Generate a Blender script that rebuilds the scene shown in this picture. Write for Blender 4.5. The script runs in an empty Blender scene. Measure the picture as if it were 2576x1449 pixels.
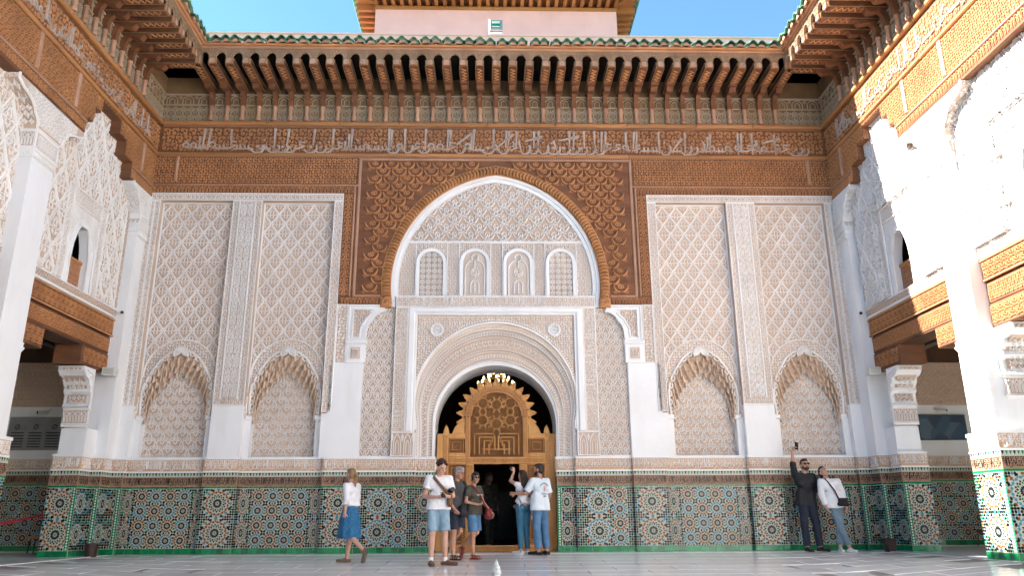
import bpy, math, random
import numpy as np
from mathutils import Vector, Matrix
R = math.radians
scene = bpy.context.scene
COL = scene.collection

# ---------------------------------------------------------------- camera
cam_data = bpy.data.cameras.new("camera")
cam = bpy.data.objects.new("camera", cam_data)
COL.objects.link(cam)
_r = Vector((0.999675, -0.024896, -0.005513)); _u = Vector((-0.001840, -0.286079, 0.958204)); _f = Vector((0.025433, 0.957883, 0.286032))
cam.matrix_world = Matrix(((_r.x, _u.x, -_f.x, -0.0758), (_r.y, _u.y, -_f.y, -16.0), (_r.z, _u.z, -_f.z, 0.62), (0, 0, 0, 1)))
cam_data.sensor_width = 36.0
cam_data.lens = 27.3
cam_data.clip_end = 500
scene.camera = cam

# ---------------------------------------------------------------- sky, sun, exposure
SUN_D = Vector((1.0, -0.10, -0.765)).normalized()      # direction the light travels
elev = math.asin(-SUN_D.z)
azim = math.atan2(-SUN_D.x, -SUN_D.y)                   # compass angle of the sun from +Y, clockwise
world = bpy.data.worlds.new("World"); scene.world = world; world.use_nodes = True
wn = world.node_tree.nodes; wl = world.node_tree.links
sky = wn.new("ShaderNodeTexSky"); sky.sky_type = 'NISHITA'; sky.sun_disc = False
sky.sun_elevation = elev; sky.sun_rotation = azim
sky.altitude = 450; sky.air_density = 1.0; sky.dust_density = 0.0; sky.ozone_density = 2.4
wn["Background"].inputs[1].default_value = 0.056
tint = wn.new("ShaderNodeMix"); tint.data_type = 'RGBA'; tint.blend_type = 'MULTIPLY'; tint.inputs[0].default_value = 1.0; tint.inputs[7].default_value = (0.74, 0.96, 0.93, 1)
wl.new(sky.outputs[0], tint.inputs[6]); wl.new(tint.outputs[2], wn["Background"].inputs[0])
sun_data = bpy.data.lights.new("sun", 'SUN'); sun_data.energy = 4.1; sun_data.angle = R(0.55); sun_data.color = (1.0, 0.965, 0.915)
sun = bpy.data.objects.new("sun", sun_data); COL.objects.link(sun)
sun.rotation_euler = SUN_D.to_track_quat('-Z', 'Y').to_euler(); sun.location = (-20, 4, 30)
scene.view_settings.view_transform = 'Standard'; scene.view_settings.look = 'None'
scene.view_settings.exposure = 2.9; scene.view_settings.gamma = 1.0
scene.cycles.max_bounces = 10; scene.cycles.diffuse_bounces = 6

# ---------------------------------------------------------------- materials
MATS = {}
def mat(name, col, rough=0.7, col2=None, scale=6.0, amount=0.5, bump=0.0, bscale=40.0, stretch=(1, 1, 1), spec=0.4, rnd=0.0, metal=0.0, coat=0.0, detail=4, stain=0.0):
    m = bpy.data.materials.new(name); m.use_nodes = True
    nt = m.node_tree; b = nt.nodes["Principled BSDF"]; L = nt.links
    b.inputs["Roughness"].default_value = rough
    b.inputs["Specular IOR Level"].default_value = spec
    b.inputs["Metallic"].default_value = metal
    b.inputs["Coat Weight"].default_value = coat
    g = nt.nodes.new("ShaderNodeNewGeometry")
    mp = nt.nodes.new("ShaderNodeMapping"); mp.inputs["Scale"].default_value = stretch
    L.new(g.outputs["Position"], mp.inputs["Vector"])
    n = nt.nodes.new("ShaderNodeTexNoise"); n.inputs["Scale"].default_value = scale; n.inputs["Detail"].default_value = detail
    L.new(mp.outputs[0], n.inputs["Vector"])
    ramp = nt.nodes.new("ShaderNodeMapRange"); ramp.inputs[1].default_value = 0.32; ramp.inputs[2].default_value = 0.68
    L.new(n.outputs["Fac"], ramp.inputs[0])
    mx = nt.nodes.new("ShaderNodeMix"); mx.data_type = 'RGBA'
    c2 = col2 if col2 else tuple(c * (1 - amount * 0.4) for c in col)
    mx.inputs[6].default_value = (*col, 1); mx.inputs[7].default_value = (*c2, 1)
    L.new(ramp.outputs[0], mx.inputs[0])
    out = mx.outputs[2]
    if stain > 0:
        m2 = nt.nodes.new("ShaderNodeMapping"); m2.inputs["Scale"].default_value = (2.2, 2.2, 0.45); L.new(g.outputs["Position"], m2.inputs["Vector"])
        n3 = nt.nodes.new("ShaderNodeTexNoise"); n3.inputs["Scale"].default_value = 1.3; n3.inputs["Detail"].default_value = 8; n3.inputs["Roughness"].default_value = 0.65; L.new(m2.outputs[0], n3.inputs["Vector"])
        r3 = nt.nodes.new("ShaderNodeMapRange"); r3.inputs[1].default_value = 0.5; r3.inputs[2].default_value = 0.78; r3.inputs[4].default_value = stain; L.new(n3.outputs["Fac"], r3.inputs[0])
        x3 = nt.nodes.new("ShaderNodeMix"); x3.data_type = 'RGBA'; x3.inputs[7].default_value = (0.42, 0.31, 0.22, 1); L.new(r3.outputs[0], x3.inputs[0]); L.new(out, x3.inputs[6]); out = x3.outputs[2]
    if rnd > 0:
        oi = nt.nodes.new("ShaderNodeObjectInfo")
        mr = nt.nodes.new("ShaderNodeMapRange"); mr.inputs[3].default_value = 1 - rnd; mr.inputs[4].default_value = 1 + rnd
        L.new(oi.outputs["Random"], mr.inputs[0])
        hs = nt.nodes.new("ShaderNodeHueSaturation"); L.new(mr.outputs[0], hs.inputs["Value"]); L.new(out, hs.inputs["Color"])
        out = hs.outputs[0]
    L.new(out, b.inputs["Base Color"])
    if bump > 0:
        n2 = nt.nodes.new("ShaderNodeTexNoise"); n2.inputs["Scale"].default_value = bscale; n2.inputs["Detail"].default_value = 5
        L.new(mp.outputs[0], n2.inputs["Vector"])
        bp = nt.nodes.new("ShaderNodeBump"); bp.inputs["Strength"].default_value = bump; bp.inputs["Distance"].default_value = 0.02
        L.new(n2.outputs["Fac"], bp.inputs["Height"]); L.new(bp.outputs[0], b.inputs["Normal"])
    MATS[name] = m
    return m
mat('plaster', (0.82, 0.81, 0.80), 0.75, (0.76, 0.75, 0.735), 0.9, bump=0.14, bscale=9, stain=0.16)
mat('stucco', (0.84, 0.815, 0.785), 0.8, (0.77, 0.725, 0.675), 2.2, bump=0.2, bscale=60, rnd=0.05, stain=0.25)
mat('stucco_ground', (0.61, 0.45, 0.34), 0.9, (0.52, 0.385, 0.295), 1.6, bump=0.3, bscale=90, stain=0.3)
mat('stucco_tan', (0.72, 0.535, 0.39), 0.85, (0.64, 0.465, 0.34), 2.0, bump=0.2, bscale=60)
mat('ochre_ground', (0.62, 0.42, 0.27), 0.9, (0.54, 0.36, 0.24), 3, bump=0.3, bscale=90)
mat('wood', (0.215, 0.086, 0.036), 0.7, (0.13, 0.05, 0.021), 2.2, stretch=(1, 1, 3), bump=0.25, bscale=40, rnd=0.10)  # timber ground, darkened to deepen the recesses: relief shade put into the colour
mat('wood_carve', (0.58, 0.27, 0.11), 0.65, (0.40, 0.178, 0.072), 1.6, bump=0.2, bscale=60, rnd=0.08)  # same timber lightened on raised carving, highlights put into the colour
mat('wood_dark', (0.10, 0.042, 0.018), 0.7, (0.06, 0.026, 0.012), 3, bump=0.2, bscale=60)
mat('wood_gold', (0.46, 0.21, 0.075), 0.5, (0.34, 0.145, 0.05), 1.3, stretch=(0.4, 0.4, 3), bump=0.1, bscale=50, rnd=0.12)
mat('wood_pale', (0.50, 0.285, 0.18), 0.6, (0.38, 0.19, 0.11), 2, bump=0.1, rnd=0.15)
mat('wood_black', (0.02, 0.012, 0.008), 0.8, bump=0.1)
mat('letter_paint', (0.50, 0.41, 0.355), 0.75, (0.36, 0.275, 0.225), 5)
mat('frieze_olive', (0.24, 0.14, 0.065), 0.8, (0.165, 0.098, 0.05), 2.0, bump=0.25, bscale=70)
mat('frieze_line', (0.33, 0.235, 0.14), 0.8, (0.40, 0.345, 0.27), 1.2)
mat('bracket_edge', (0.30, 0.20, 0.115), 0.7, (0.22, 0.14, 0.07), 4)
mat('door_wood', (0.62, 0.325, 0.11), 0.65, (0.48, 0.22, 0.06), 2.5, stretch=(3, 3, 0.5), bump=0.1, bscale=40)
mat('door_dark', (0.42, 0.19, 0.058), 0.6, (0.32, 0.135, 0.04), 4)
mat('green_glaze', (0.005, 0.235, 0.075), 0.14, (0.003, 0.15, 0.055), 5, rnd=0.25, spec=0.5)
mat('roof_glaze', (0.03, 0.24, 0.115), 0.25, (0.24, 0.28, 0.19), 7, rnd=0.35, spec=0.5)
mat('tile_cream', (0.46, 0.44, 0.365), 0.3, (0.52, 0.49, 0.41), 9, spec=0.22)
mat('tile_white', (0.72, 0.70, 0.64), 0.2, (0.62, 0.60, 0.53), 20, spec=0.22)
mat('tile_black', (0.008, 0.012, 0.012), 0.2, (0.016, 0.022, 0.019), 25, spec=0.22)
mat('tile_amber', (0.30, 0.105, 0.018), 0.18, (0.20, 0.065, 0.012), 14, spec=0.22)
mat('tile_blue', (0.085, 0.25, 0.36), 0.18, (0.045, 0.25, 0.29), 14, spec=0.22)
mat('tile_green', (0.012, 0.25, 0.10), 0.18, (0.01, 0.17, 0.09), 14, spec=0.22)
mat('sgraffito', (0.36, 0.205, 0.13), 0.6, (0.28, 0.16, 0.10), 4, bump=0.1)
mat('pink_wall', (0.80, 0.475, 0.43), 0.85, (0.72, 0.42, 0.38), 1.4, bump=0.25, bscale=20)
mat('marble', (0.84, 0.83, 0.815), 0.15, (0.70, 0.69, 0.675), 1.8, stretch=(0.35, 2.6, 1), rnd=0.05, stain=0.08, bump=0.03, bscale=3, spec=0.5, detail=7)
mat('joint', (0.22, 0.20, 0.18), 0.8)
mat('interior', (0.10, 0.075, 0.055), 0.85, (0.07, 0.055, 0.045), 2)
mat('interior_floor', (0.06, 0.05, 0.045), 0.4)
mat('dark_metal', (0.025, 0.025, 0.027), 0.4, metal=0.6)
mat('grey_metal', (0.35, 0.36, 0.36), 0.4, metal=0.5)
mat('white_plastic', (0.72, 0.70, 0.64), 0.5)
mat('grey_sheet', (0.26, 0.26, 0.26), 0.6)
mat('brass', (0.50, 0.32, 0.10), 0.3, metal=1.0)
mat('bin_leather', (0.035, 0.018, 0.014), 0.55, (0.055, 0.03, 0.02), 40, bump=0.4)
def emit(name, col, s):
    m = bpy.data.materials.new(name); m.use_nodes = True; b = m.node_tree.nodes["Principled BSDF"]
    b.inputs["Base Color"].default_value = (*col, 1); b.inputs["Emission Color"].default_value = (*col, 1); b.inputs["Emission Strength"].default_value = s
    MATS[name] = m
emit('bulb', (1.0, 0.80, 0.45), 1.3)
def glassmat(name, col, rough=0.03):
    m = bpy.data.materials.new(name); m.use_nodes = True; b = m.node_tree.nodes["Principled BSDF"]
    b.inputs["Base Color"].default_value = (*col, 1); b.inputs["Transmission Weight"].default_value = 1.0; b.inputs["Roughness"].default_value = rough; b.inputs["IOR"].default_value = 1.33
    MATS[name] = m
glassmat('clear_plastic', (0.93, 0.97, 1.0)); glassmat('water', (0.9, 0.97, 0.97), 0.05)

# ---------------------------------------------------------------- mesh building
def fmap(u, v, h):            # wall frame -> local space: u along the wall, v up, h out of the wall
    return np.stack([u, -h, v], -1)
class G:
    def __init__(s): s.V = []; s.F = []; s.M = []; s.n = 0
    def add(s, V, F, m=0):
        V = np.asarray(V, float).reshape(-1, 3)
        F = np.asarray(F, int)
        if len(F) == 0: return
        s.V.append(V); s.F.append(F + s.n); s.n += len(V)
        s.M.append(np.full(len(F), m) if np.isscalar(m) else np.asarray(m))
    def box(s, x0, x1, y0, y1, z0, z1, m=0):
        x0, x1 = sorted((x0, x1)); y0, y1 = sorted((y0, y1)); z0, z1 = sorted((z0, z1))
        V = [(x, y, z) for z in (z0, z1) for y in (y0, y1) for x in (x0, x1)]
        s.add(V, [(0, 2, 3, 1), (4, 5, 7, 6), (0, 1, 5, 4), (2, 6, 7, 3), (0, 4, 6, 2), (1, 3, 7, 5)], m)
    def ubox(s, u0, u1, v0, v1, h0, h1, m=0): s.box(u0, u1, -h0, -h1, v0, v1, m)
    def bevbox(s, u0, u1, v0, v1, h0, h1, b=0.01, m=0):
        # box on a wall with a chamfered front
        P = [(u0, v0, h0), (u1, v0, h0), (u1, v1, h0), (u0, v1, h0), (u0, v0, h1 - b), (u1, v0, h1 - b), (u1, v1, h1 - b), (u0, v1, h1 - b),
             (u0 + b, v0 + b, h1), (u1 - b, v0 + b, h1), (u1 - b, v1 - b, h1), (u0 + b, v1 - b, h1)]
        P = np.array(P); V = fmap(P[:, 0], P[:, 1], P[:, 2])
        s.add(V, [(0, 1, 5, 4), (1, 2, 6, 5), (2, 3, 7, 6), (3, 0, 4, 7), (4, 5, 9, 8), (5, 6, 10, 9), (6, 7, 11, 10), (7, 4, 8, 11), (8, 9, 10, 11)], m)
    def extrude(s, P, a, b, m=0, axis='h'):
        # closed polygon P in (u,v) extruded from h=a to h=b ; axis 'u': polygon in (h,v) extruded along u
        P = np.asarray(P, float); n = len(P)
        if axis == 'h':
            A = fmap(P[:, 0], P[:, 1], np.full(n, a)); B = fmap(P[:, 0], P[:, 1], np.full(n, b))
        else:
            A = fmap(np.full(n, a), P[:, 1], P[:, 0]); B = fmap(np.full(n, b), P[:, 1], P[:, 0])
        s.add(np.vstack([A, B]), [(i, (i + 1) % n, n + (i + 1) % n, n + i) for i in range(n)], m)
        s.V.append(np.vstack([A, B])); base = s.n; s.n += 2 * n
        s.F.append([tuple(base + n + i for i in range(n)), tuple(base + i for i in range(n - 1, -1, -1))]); s.M.append(np.full(2, m))
    def grid(s, W, m=0, closed=False):
        # W: array (rows, cols, 3) of world points
        W = np.asarray(W, float); r, c = W.shape[:2]
        i = np.arange(r - 1)[:, None]; cc = c if closed else c - 1; j = np.arange(cc)[None]
        a = (i * c + j).ravel(); b = (i * c + (j + 1) % c).ravel()
        s.add(W.reshape(-1, 3), np.stack([a, b, b + c, a + c], -1), m)
    def lathe(s, prof, c=(0, 0, 0), n=12, m=0):
        a = np.linspace(0, 2 * np.pi, n, endpoint=False)
        W = np.array([[(c[0] + r * math.cos(t), c[1] + r * math.sin(t), c[2] + z) for t in a] for r, z in prof])
        s.grid(W, m, True)
    def tube(s, pts, rad, n=8, m=0, cap=True):
        pts = [Vector(p) for p in pts]; rings = []
        rads = rad if hasattr(rad, '__len__') else [rad] * len(pts)
        for i, p in enumerate(pts):
            d = (pts[min(i + 1, len(pts) - 1)] - pts[max(i - 1, 0)]).normalized()
            e = d.orthogonal().normalized() if abs(d.z) > 0.99 else d.cross(Vector((0, 0, 1))).normalized()
            f = d.cross(e)
            rings.append([p + rads[i] * (e * math.cos(t) + f * math.sin(t)) for t in np.linspace(0, 2 * np.pi, n, endpoint=False)])
        s.grid(np.array(rings), m, True)
        if cap:
            for ring in (rings[0], rings[-1]): s.V.append(np.array(ring)); s.F.append([tuple(s.n + i for i in range(n))]); s.n += n; s.M.append(np.array([m]))
    def ball(s, c, r, n=10, m=0):
        r = r if hasattr(r, '__len__') else (r, r, r)
        W = np.array([[(c[0] + r[0] * math.sin(p) * math.cos(t), c[1] + r[1] * math.sin(p) * math.sin(t), c[2] + r[2] * math.cos(p)) for t in np.linspace(0, 2 * np.pi, n, endpoint=False)] for p in np.linspace(0.001, np.pi - 0.001, n // 2 + 2)])
        s.grid(W, m, True)
    def mesh(s, name, mats, smooth=False):
        me = bpy.data.meshes.new(name)
        V = np.concatenate(s.V) if s.V else np.zeros((0, 3))
        loops = []; sizes = []
        for F in s.F:
            if isinstance(F, np.ndarray): loops.append(F.ravel()); sizes.append(np.full(len(F), F.shape[1]))
            else:
                for f in F: loops.append(np.array(f)); sizes.append(np.array([len(f)]))
        L = np.concatenate(loops); S = np.concatenate(sizes); M = np.concatenate(s.M)
        me.vertices.add(len(V)); me.vertices.foreach_set('co', V.astype(np.float32).ravel())
        me.loops.add(len(L)); me.loops.foreach_set('vertex_index', L.astype(np.int32))
        me.polygons.add(len(S)); me.polygons.foreach_set('loop_start', np.concatenate([[0], np.cumsum(S)[:-1]]).astype(np.int32))
        me.polygons.foreach_set('material_index', M.astype(np.int32))
        me.polygons.foreach_set('use_smooth', np.full(len(S), bool(smooth)))
        me.update(calc_edges=True); me.validate()
        for k in (mats if isinstance(mats, (list, tuple)) else [mats]): me.materials.append(MATS[k])
        return me
def link(name, me, parent=None, loc=(0, 0, 0), rz=0.0, kind=None):
    o = bpy.data.objects.new(name, me); COL.objects.link(o); o.location = loc
    if rz: o.rotation_euler[2] = rz
    if parent: o.parent = parent
    if kind: o['kind'] = kind
    return o
def obj(name, g, mats, parent=None, smooth=False, kind=None, loc=(0, 0, 0), rz=0.0):
    return link(name, g.mesh(name, mats, smooth), parent, loc, rz, kind)
def tag(o, label, cat, group=None):
    o['label'] = label; o['category'] = cat
    if group: o['group'] = group
    return o
def thing(name, label, cat, loc=(0, 0, 0), rz=0.0, group=None):
    return tag(link(name, None, None, loc, rz), label, cat, group)

# ---------------------------------------------------------------- carved ornament: raised ribbons
def ribbons(strokes, h=0.02, taper=0.3):
    Vs = []; Fs = []; n0 = 0
    for st in strokes:
        P = np.array(st[0], float); w = st[1]; n = len(P)
        W = np.full(n, w) if np.isscalar(w) else np.interp(np.linspace(0, 1, n), np.linspace(0, 1, len(w)), w)
        d = np.gradient(P, axis=0); d /= (np.linalg.norm(d, axis=1)[:, None] + 1e-9)
        nr = np.stack([-d[:, 1], d[:, 0]], -1) * (W / 2)[:, None]
        hz = np.zeros(n); ht = np.full(n, h)
        k = 1 - taper
        A = np.stack([np.c_[P + nr, hz], np.c_[P + nr * k, ht], np.c_[P - nr * k, ht], np.c_[P - nr, hz]], 1)
        Vs.append(A.reshape(-1, 3))
        i = np.arange(n - 1) * 4
        for j in range(3):
            Fs.append(np.stack([i + j + 1, i + j, i + 4 + j, i + 5 + j], -1) + n0)
        e = np.array([[0, 1, 2, 3], [4 * n - 1, 4 * n - 2, 4 * n - 3, 4 * n - 4]]) + n0
        Fs.append(e)
        n0 += 4 * n
    return np.concatenate(Vs), np.concatenate(Fs)
def stamp(g, motif, pos, region=None, h0=0.0, m=0, sc=1.0, flip=None, fm=fmap):
    V, F = motif; nv = len(V); pos = np.asarray(pos, float).reshape(-1, 2); k = len(pos)
    if k == 0: return
    S = np.asarray(sc, float) * np.ones(k)
    fx = np.ones(k) if flip is None else np.asarray(flip, float)
    U = V[None, :, 0] * (S * fx)[:, None] + pos[:, None, 0]; W = V[None, :, 1] * S[:, None] + pos[:, None, 1]; H = np.broadcast_to(V[None, :, 2], U.shape) + h0
    FF = (F[None] + (np.arange(k) * nv)[:, None, None]).reshape(-1, F.shape[1])
    U = U.ravel(); W = W.ravel(); H = H.ravel()
    if region is not None:
        cu = U[FF].mean(1); cw = W[FF].mean(1); FF = FF[region(cu, cw)]
    if len(FF) == 0: return
    used = np.unique(FF); re = np.zeros(len(U), int); re[used] = np.arange(len(used))
    g.add(fm(U[used], W[used], H[used]), re[FF], m)
def arc(cx, cy, r, a0, a1, n=9): return [(cx + r * math.cos(R(a)), cy + r * math.sin(R(a))) for a in np.linspace(a0, a1, n)]
def spiral(cx, cy, r, a0, turns, n=11, end=0.3):
    return [(cx + r * (1 - (1 - end) * t) * math.cos(R(a0) + 2 * math.pi * turns * t), cy + r * (1 - (1 - end) * t) * math.sin(R(a0) + 2 * math.pi * turns * t)) for t in np.linspace(0, 1, n)]
def mirror(S): return S + [([(-x, y) for x, y in p], w) for p, w in S]
def scaled(S, a, b=None): b = b or a; return [([(x * a, y * b) for x, y in p], (np.array(w) * min(a, b)) if not np.isscalar(w) else w * min(a, b)) for p, w in S]
def moved(S, du, dv): return [([(x + du, y + dv) for x, y in p], w) for p, w in S]
dot = lambda x, y, r: ([(x - r, y), (x - 0.5 * r, y), (x + 0.5 * r, y), (x + r, y)], [0.3 * r, 1.9 * r, 1.9 * r, 0.3 * r])
# unit motifs (cell 1 x 1, centred)
S_SCROLL_T = [(spiral(-0.2, -0.18, 0.24, 60, -1.2), 0.07), (arc(0.02, 0.1, 0.32, 250, 80, 7), 0.07), (spiral(0.2, 0.26, 0.2, 110, -1.1), 0.07)]
S_SCROLL = [(spiral(-0.2, -0.18, 0.24, 60, -1.2) , 0.13), (arc(0.02, 0.1, 0.32, 250, 80, 7), 0.12), (spiral(0.2, 0.26, 0.2, 110, -1.1), 0.12),
            ([(0.2, -0.45), (0.3, -0.25), (0.42, -0.12)], [0.05, 0.2, 0.04]), ([(-0.45, 0.1), (-0.33, 0.3), (-0.2, 0.45)], [0.05, 0.2, 0.05])]
S_PALM = mirror([([(0.0, -0.42), (0.12, -0.46), (0.2, -0.38), (0.19, -0.24), (0.1, -0.1), (0.09, 0.04), (0.2, 0.14), (0.34, 0.13), (0.42, 0.02), (0.36, -0.08)], 0.085),
                 ([(0.06, -0.26), (0.02, -0.33)], 0.05), (spiral(0.3, 0.34, 0.12, 200, 1.0, 8), 0.07), ([(0.0, 0.1), (0.1, 0.28), (0.05, 0.42), (0.0, 0.47)], 0.075),
                 ([(0.26, -0.3), (0.38, -0.36), (0.5, -0.3)], [0.05, 0.12, 0.05])]) + [dot(0, -0.1, 0.06)]
S_LYRE = mirror([([(0.0, 0.44), (0.09, 0.38), (0.15, 0.22), (0.08, 0.06), (0.10, -0.10), (0.22, -0.17), (0.33, -0.06), (0.38, 0.12), (0.48, 0.24)], 0.10),
                 (spiral(0.10, -0.30, 0.11, 90, 1.0, 8, 0.4), 0.075), ([(0.24, 0.20), (0.31, 0.34), (0.27, 0.47)], [0.04, 0.12, 0.04])]) + [([(0, -0.02), (0, 0.26)], [0.04, 0.12])]
S_BUD = mirror([([(0.0, -0.5), (0.13, -0.36), (0.18, -0.16), (0.12, 0.08), (0.0, 0.3)], 0.085), ([(0.18, -0.16), (0.30, -0.05), (0.40, -0.12), (0.36, -0.24), (0.27, -0.2)], 0.07),
                ([(0.06, 0.2), (0.18, 0.36), (0.34, 0.30), (0.47, 0.44)], [0.06, 0.1, 0.09, 0.04]), ([(0.0, -0.28), (0.07, -0.14), (0.0, 0.04)], 0.05)]) + [dot(0, 0.38, 0.055)]
S_STAR = [(arc(0, 0, 0.32, 0, 360, 9), 0.09), (arc(0, 0, 0.14, 0, 360, 7), 0.08)] + [([(0.32 * math.cos(a), 0.32 * math.sin(a)), (0.5 * math.cos(a), 0.5 * math.sin(a))], 0.08) for a in (0, math.pi / 2, math.pi, 1.5 * math.pi)]
S_ARCH = mirror([([(0.34, -0.5), (0.34, 0.0), (0.3, 0.2), (0.16, 0.36), (0.0, 0.47)], 0.09), ([(0.16, -0.45), (0.16, -0.05), (0.1, 0.1), (0.0, 0.18)], 0.07), ([(0.5, 0.1), (0.42, 0.34), (0.5, 0.47)], [0.05, 0.14, 0.05])])
def lattice_pos(u0, u1, v0, v1, du, dv, drop=True):
    nu = max(1, round((u1 - u0) / du)); nv = max(1, round((v1 - v0) / dv)); a = (u1 - u0) / nu; b = (v1 - v0) / nv
    P = []
    for j in range(-1, nv + 2):
        for i in range(-1, nu + 2):
            P.append((u0 + (i + 0.5 + (0.5 if drop and j % 2 else 0)) * a, v0 + (j + 0.5) * b))
    return np.array(P), a, b
def rect(u0, u1, v0, v1): return lambda u, v: (u > u0) & (u < u1) & (v > v0) & (v < v1)
def fill(g, S, u0, u1, v0, v1, du, dv, h=0.02, h0=0.0, region=None, m=0, drop=True, seed=None, jitter=0.0, fm=fmap, ms=(1.0, 1.0), taper=0.3):
    P, a, b = lattice_pos(u0, u1, v0, v1, du, dv, drop)
    reg0 = rect(u0, u1, v0, v1)
    reg = reg0 if region is None else (lambda u, v: reg0(u, v) & region(u, v))
    mo = ribbons(scaled(S, a * ms[0], b * ms[1]), h, taper)
    fl = None
    if seed is not None:
        rng = np.random.default_rng(seed); fl = rng.choice([-1, 1], len(P)); P = P + rng.uniform(-jitter, jitter, P.shape) * (a, b)
    stamp(g, mo, P, reg, h0, m, 1.0, fl, fm)
# flowing letter shapes for the carved inscriptions (unit height 1 = tall stem)
GLY = [
    ([([(0.0, 0.08), (0.16, 0.03), (0.3, 0.08), (0.3, 0.95)], [0.09, 0.1, 0.1, 0.13])], 0.34),
    ([([(0.0, 0.06), (0.1, 0.03), (0.12, 0.2), (0.14, 0.04), (0.24, 0.04), (0.26, 0.2), (0.28, 0.04), (0.42, 0.06)], 0.085)], 0.42),
    ([(arc(0.16, 0.2, 0.11, -90, 250, 9), 0.08), ([(0.16, 0.09), (0.27, 0.08), (0.36, 0.06)], 0.085)], 0.36),
    ([([(0.34, 0.26), (0.36, 0.08), (0.28, -0.08), (0.12, -0.12), (0.0, 0.02)], [0.1, 0.1, 0.09, 0.07, 0.05])], 0.36),
    ([([(0.36, 0.34), (0.2, 0.36), (0.16, 0.24), (0.34, 0.18), (0.1, 0.06), (0.0, 0.08)], 0.08)], 0.38),
    ([([(0.0, 0.06), (0.2, 0.03), (0.3, 0.1), (0.12, 0.3), (0.42, 0.62)], [0.08, 0.08, 0.08, 0.08, 0.11])], 0.4),
    ([([(0.3, 0.95), (0.29, 0.1), (0.2, 0.03), (0.12, 0.08), (0.1, 0.85)], [0.12, 0.09, 0.08, 0.09, 0.12])], 0.4),
    ([([(0.0, 0.0), (0.14, -0.12), (0.34, -0.1), (0.44, 0.06), (0.42, 0.2)], 0.085), dot(0.22, 0.14, 0.06)], 0.46),
]
def inscription(g, u0, u1, v0, v1, h=0.02, h0=0.0, seed=1, m=0, wide=1.0, stems=True):
    rng = random.Random(seed); H = (v1 - v0) * 0.86; base = v0 + (v1 - v0) * 0.14; u = u1 - 0.02
    while u > u0 + 0.06:
        S, adv = GLY[rng.randrange(len(GLY))] if stems else GLY[rng.choice((1, 2, 3, 4, 7))]
        w = adv * H * wide * 0.8
        if u - w < u0: break
        stamp(g, ribbons(scaled(S, H * wide * 0.8, H), h), [(u - w, base)], None, h0, m)
        if rng.random() < 0.45: stamp(g, ribbons([dot(0, 0, 0.05 * H)], h), [(u - w * 0.5, base + H * rng.uniform(0.4, 0.6))], None, h0, m)
        u -= w * rng.uniform(0.9, 1.05)

# ================================================================ FLOOR
def fz(y, x=0.0):
    # the paving falls gently from the walls to the basin in the middle
    return -0.04 * min(max(0.0, -y - 0.2), 4.8) * min(1.0, max(0.0, (7.45 - abs(x)) / 2.4))
ys = [0.6, -0.2] + [-0.6 * k - 0.2 for k in range(1, 9)] + [-9, -26]; xs_ = np.linspace(-7.5, 7.5, 26)
g = G(); g.grid(np.array([[(x, y, fz(y, x) - 0.009) for x in xs_] for y in ys[::-1]]))
floor = obj('courtyard_floor', g, ['joint']); floor['kind'] = 'structure'
g = G(); g.bevbox(-0.4555, 0.4555, -0.2955, 0.2955, 0.0, 0.012, 0.0055)
slab_me = g.mesh('marble_slab', ['marble'])
for v in slab_me.vertices: v.co = (v.co.x, v.co.z, -v.co.y)
for j in range(9):
    yc = -0.15 - j * 0.6
    for i in range(-8, 9):
        xc = i * 0.92 + (0.46 if j % 2 else 0)
        if abs(xc) > 7.3: continue
        o = link('marble_slab', slab_me, floor, (xc, yc, fz(yc, xc) - 0.012))
        sy = (fz(yc + 0.3, xc) - fz(yc - 0.3, xc)) / 0.6; sx_ = (fz(yc, xc + 0.46) - fz(yc, xc - 0.46)) / 0.92
        o.rotation_euler = (math.atan(sy), -math.atan(sx_), 0)
g = G(); g.grid(np.array([[(x, y, fz(y, x) + 0.001) for x in xs_] for y in (-26, -9, -5.3)]))
o = obj('marble_paving', g, ['marble'], floor, kind='stuff')
for s, nm in ((-1, 'left'), (1, 'right')):
    g = G(); g.box(s * 7.45, s * 13, -26, 4, -0.4, 0.004)
    o = obj('gallery_floor_' + nm, g, ['marble']); o['kind'] = 'structure'
# ================================================================ glazed tile dado
TM = ['tile_black', 'tile_amber', 'tile_blue', 'tile_green', 'tile_white', 'tile_cream']
def kite(L, a, r0, rm, r1, w, m, cx=0.0, cy=0.0):
    c, s = math.cos(a), math.sin(a)
    P = [(r0, 0), (rm, -w / 2), (r1, 0), (rm, w / 2)]
    L.append(([(cx + x * c - y * s, cy + x * s + y * c) for x, y in P], m))
def oval(L, cx, cy, a, l, w, m):
    c, s = math.cos(a), math.sin(a)
    P = [(-l, 0), (-l * 0.5, -w), (l * 0.5, -w), (l, 0)]; Q = [(l, 0), (l * 0.5, w), (-l * 0.5, w), (-l, 0)]
    for W in (P, Q): L.append(([(cx + x * c - y * s, cy + x * s + y * c) for x, y in W], m))
def tiles(L, h=0.004, g=None):
    g = g or G(); P = np.array([p for p, _ in L]).reshape(-1, 2); n = len(L)
    g.add(fmap(P[:, 0], P[:, 1], np.full(len(P), h)), np.arange(4 * n).reshape(n, 4), np.array([m for _, m in L]))
    return g
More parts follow.
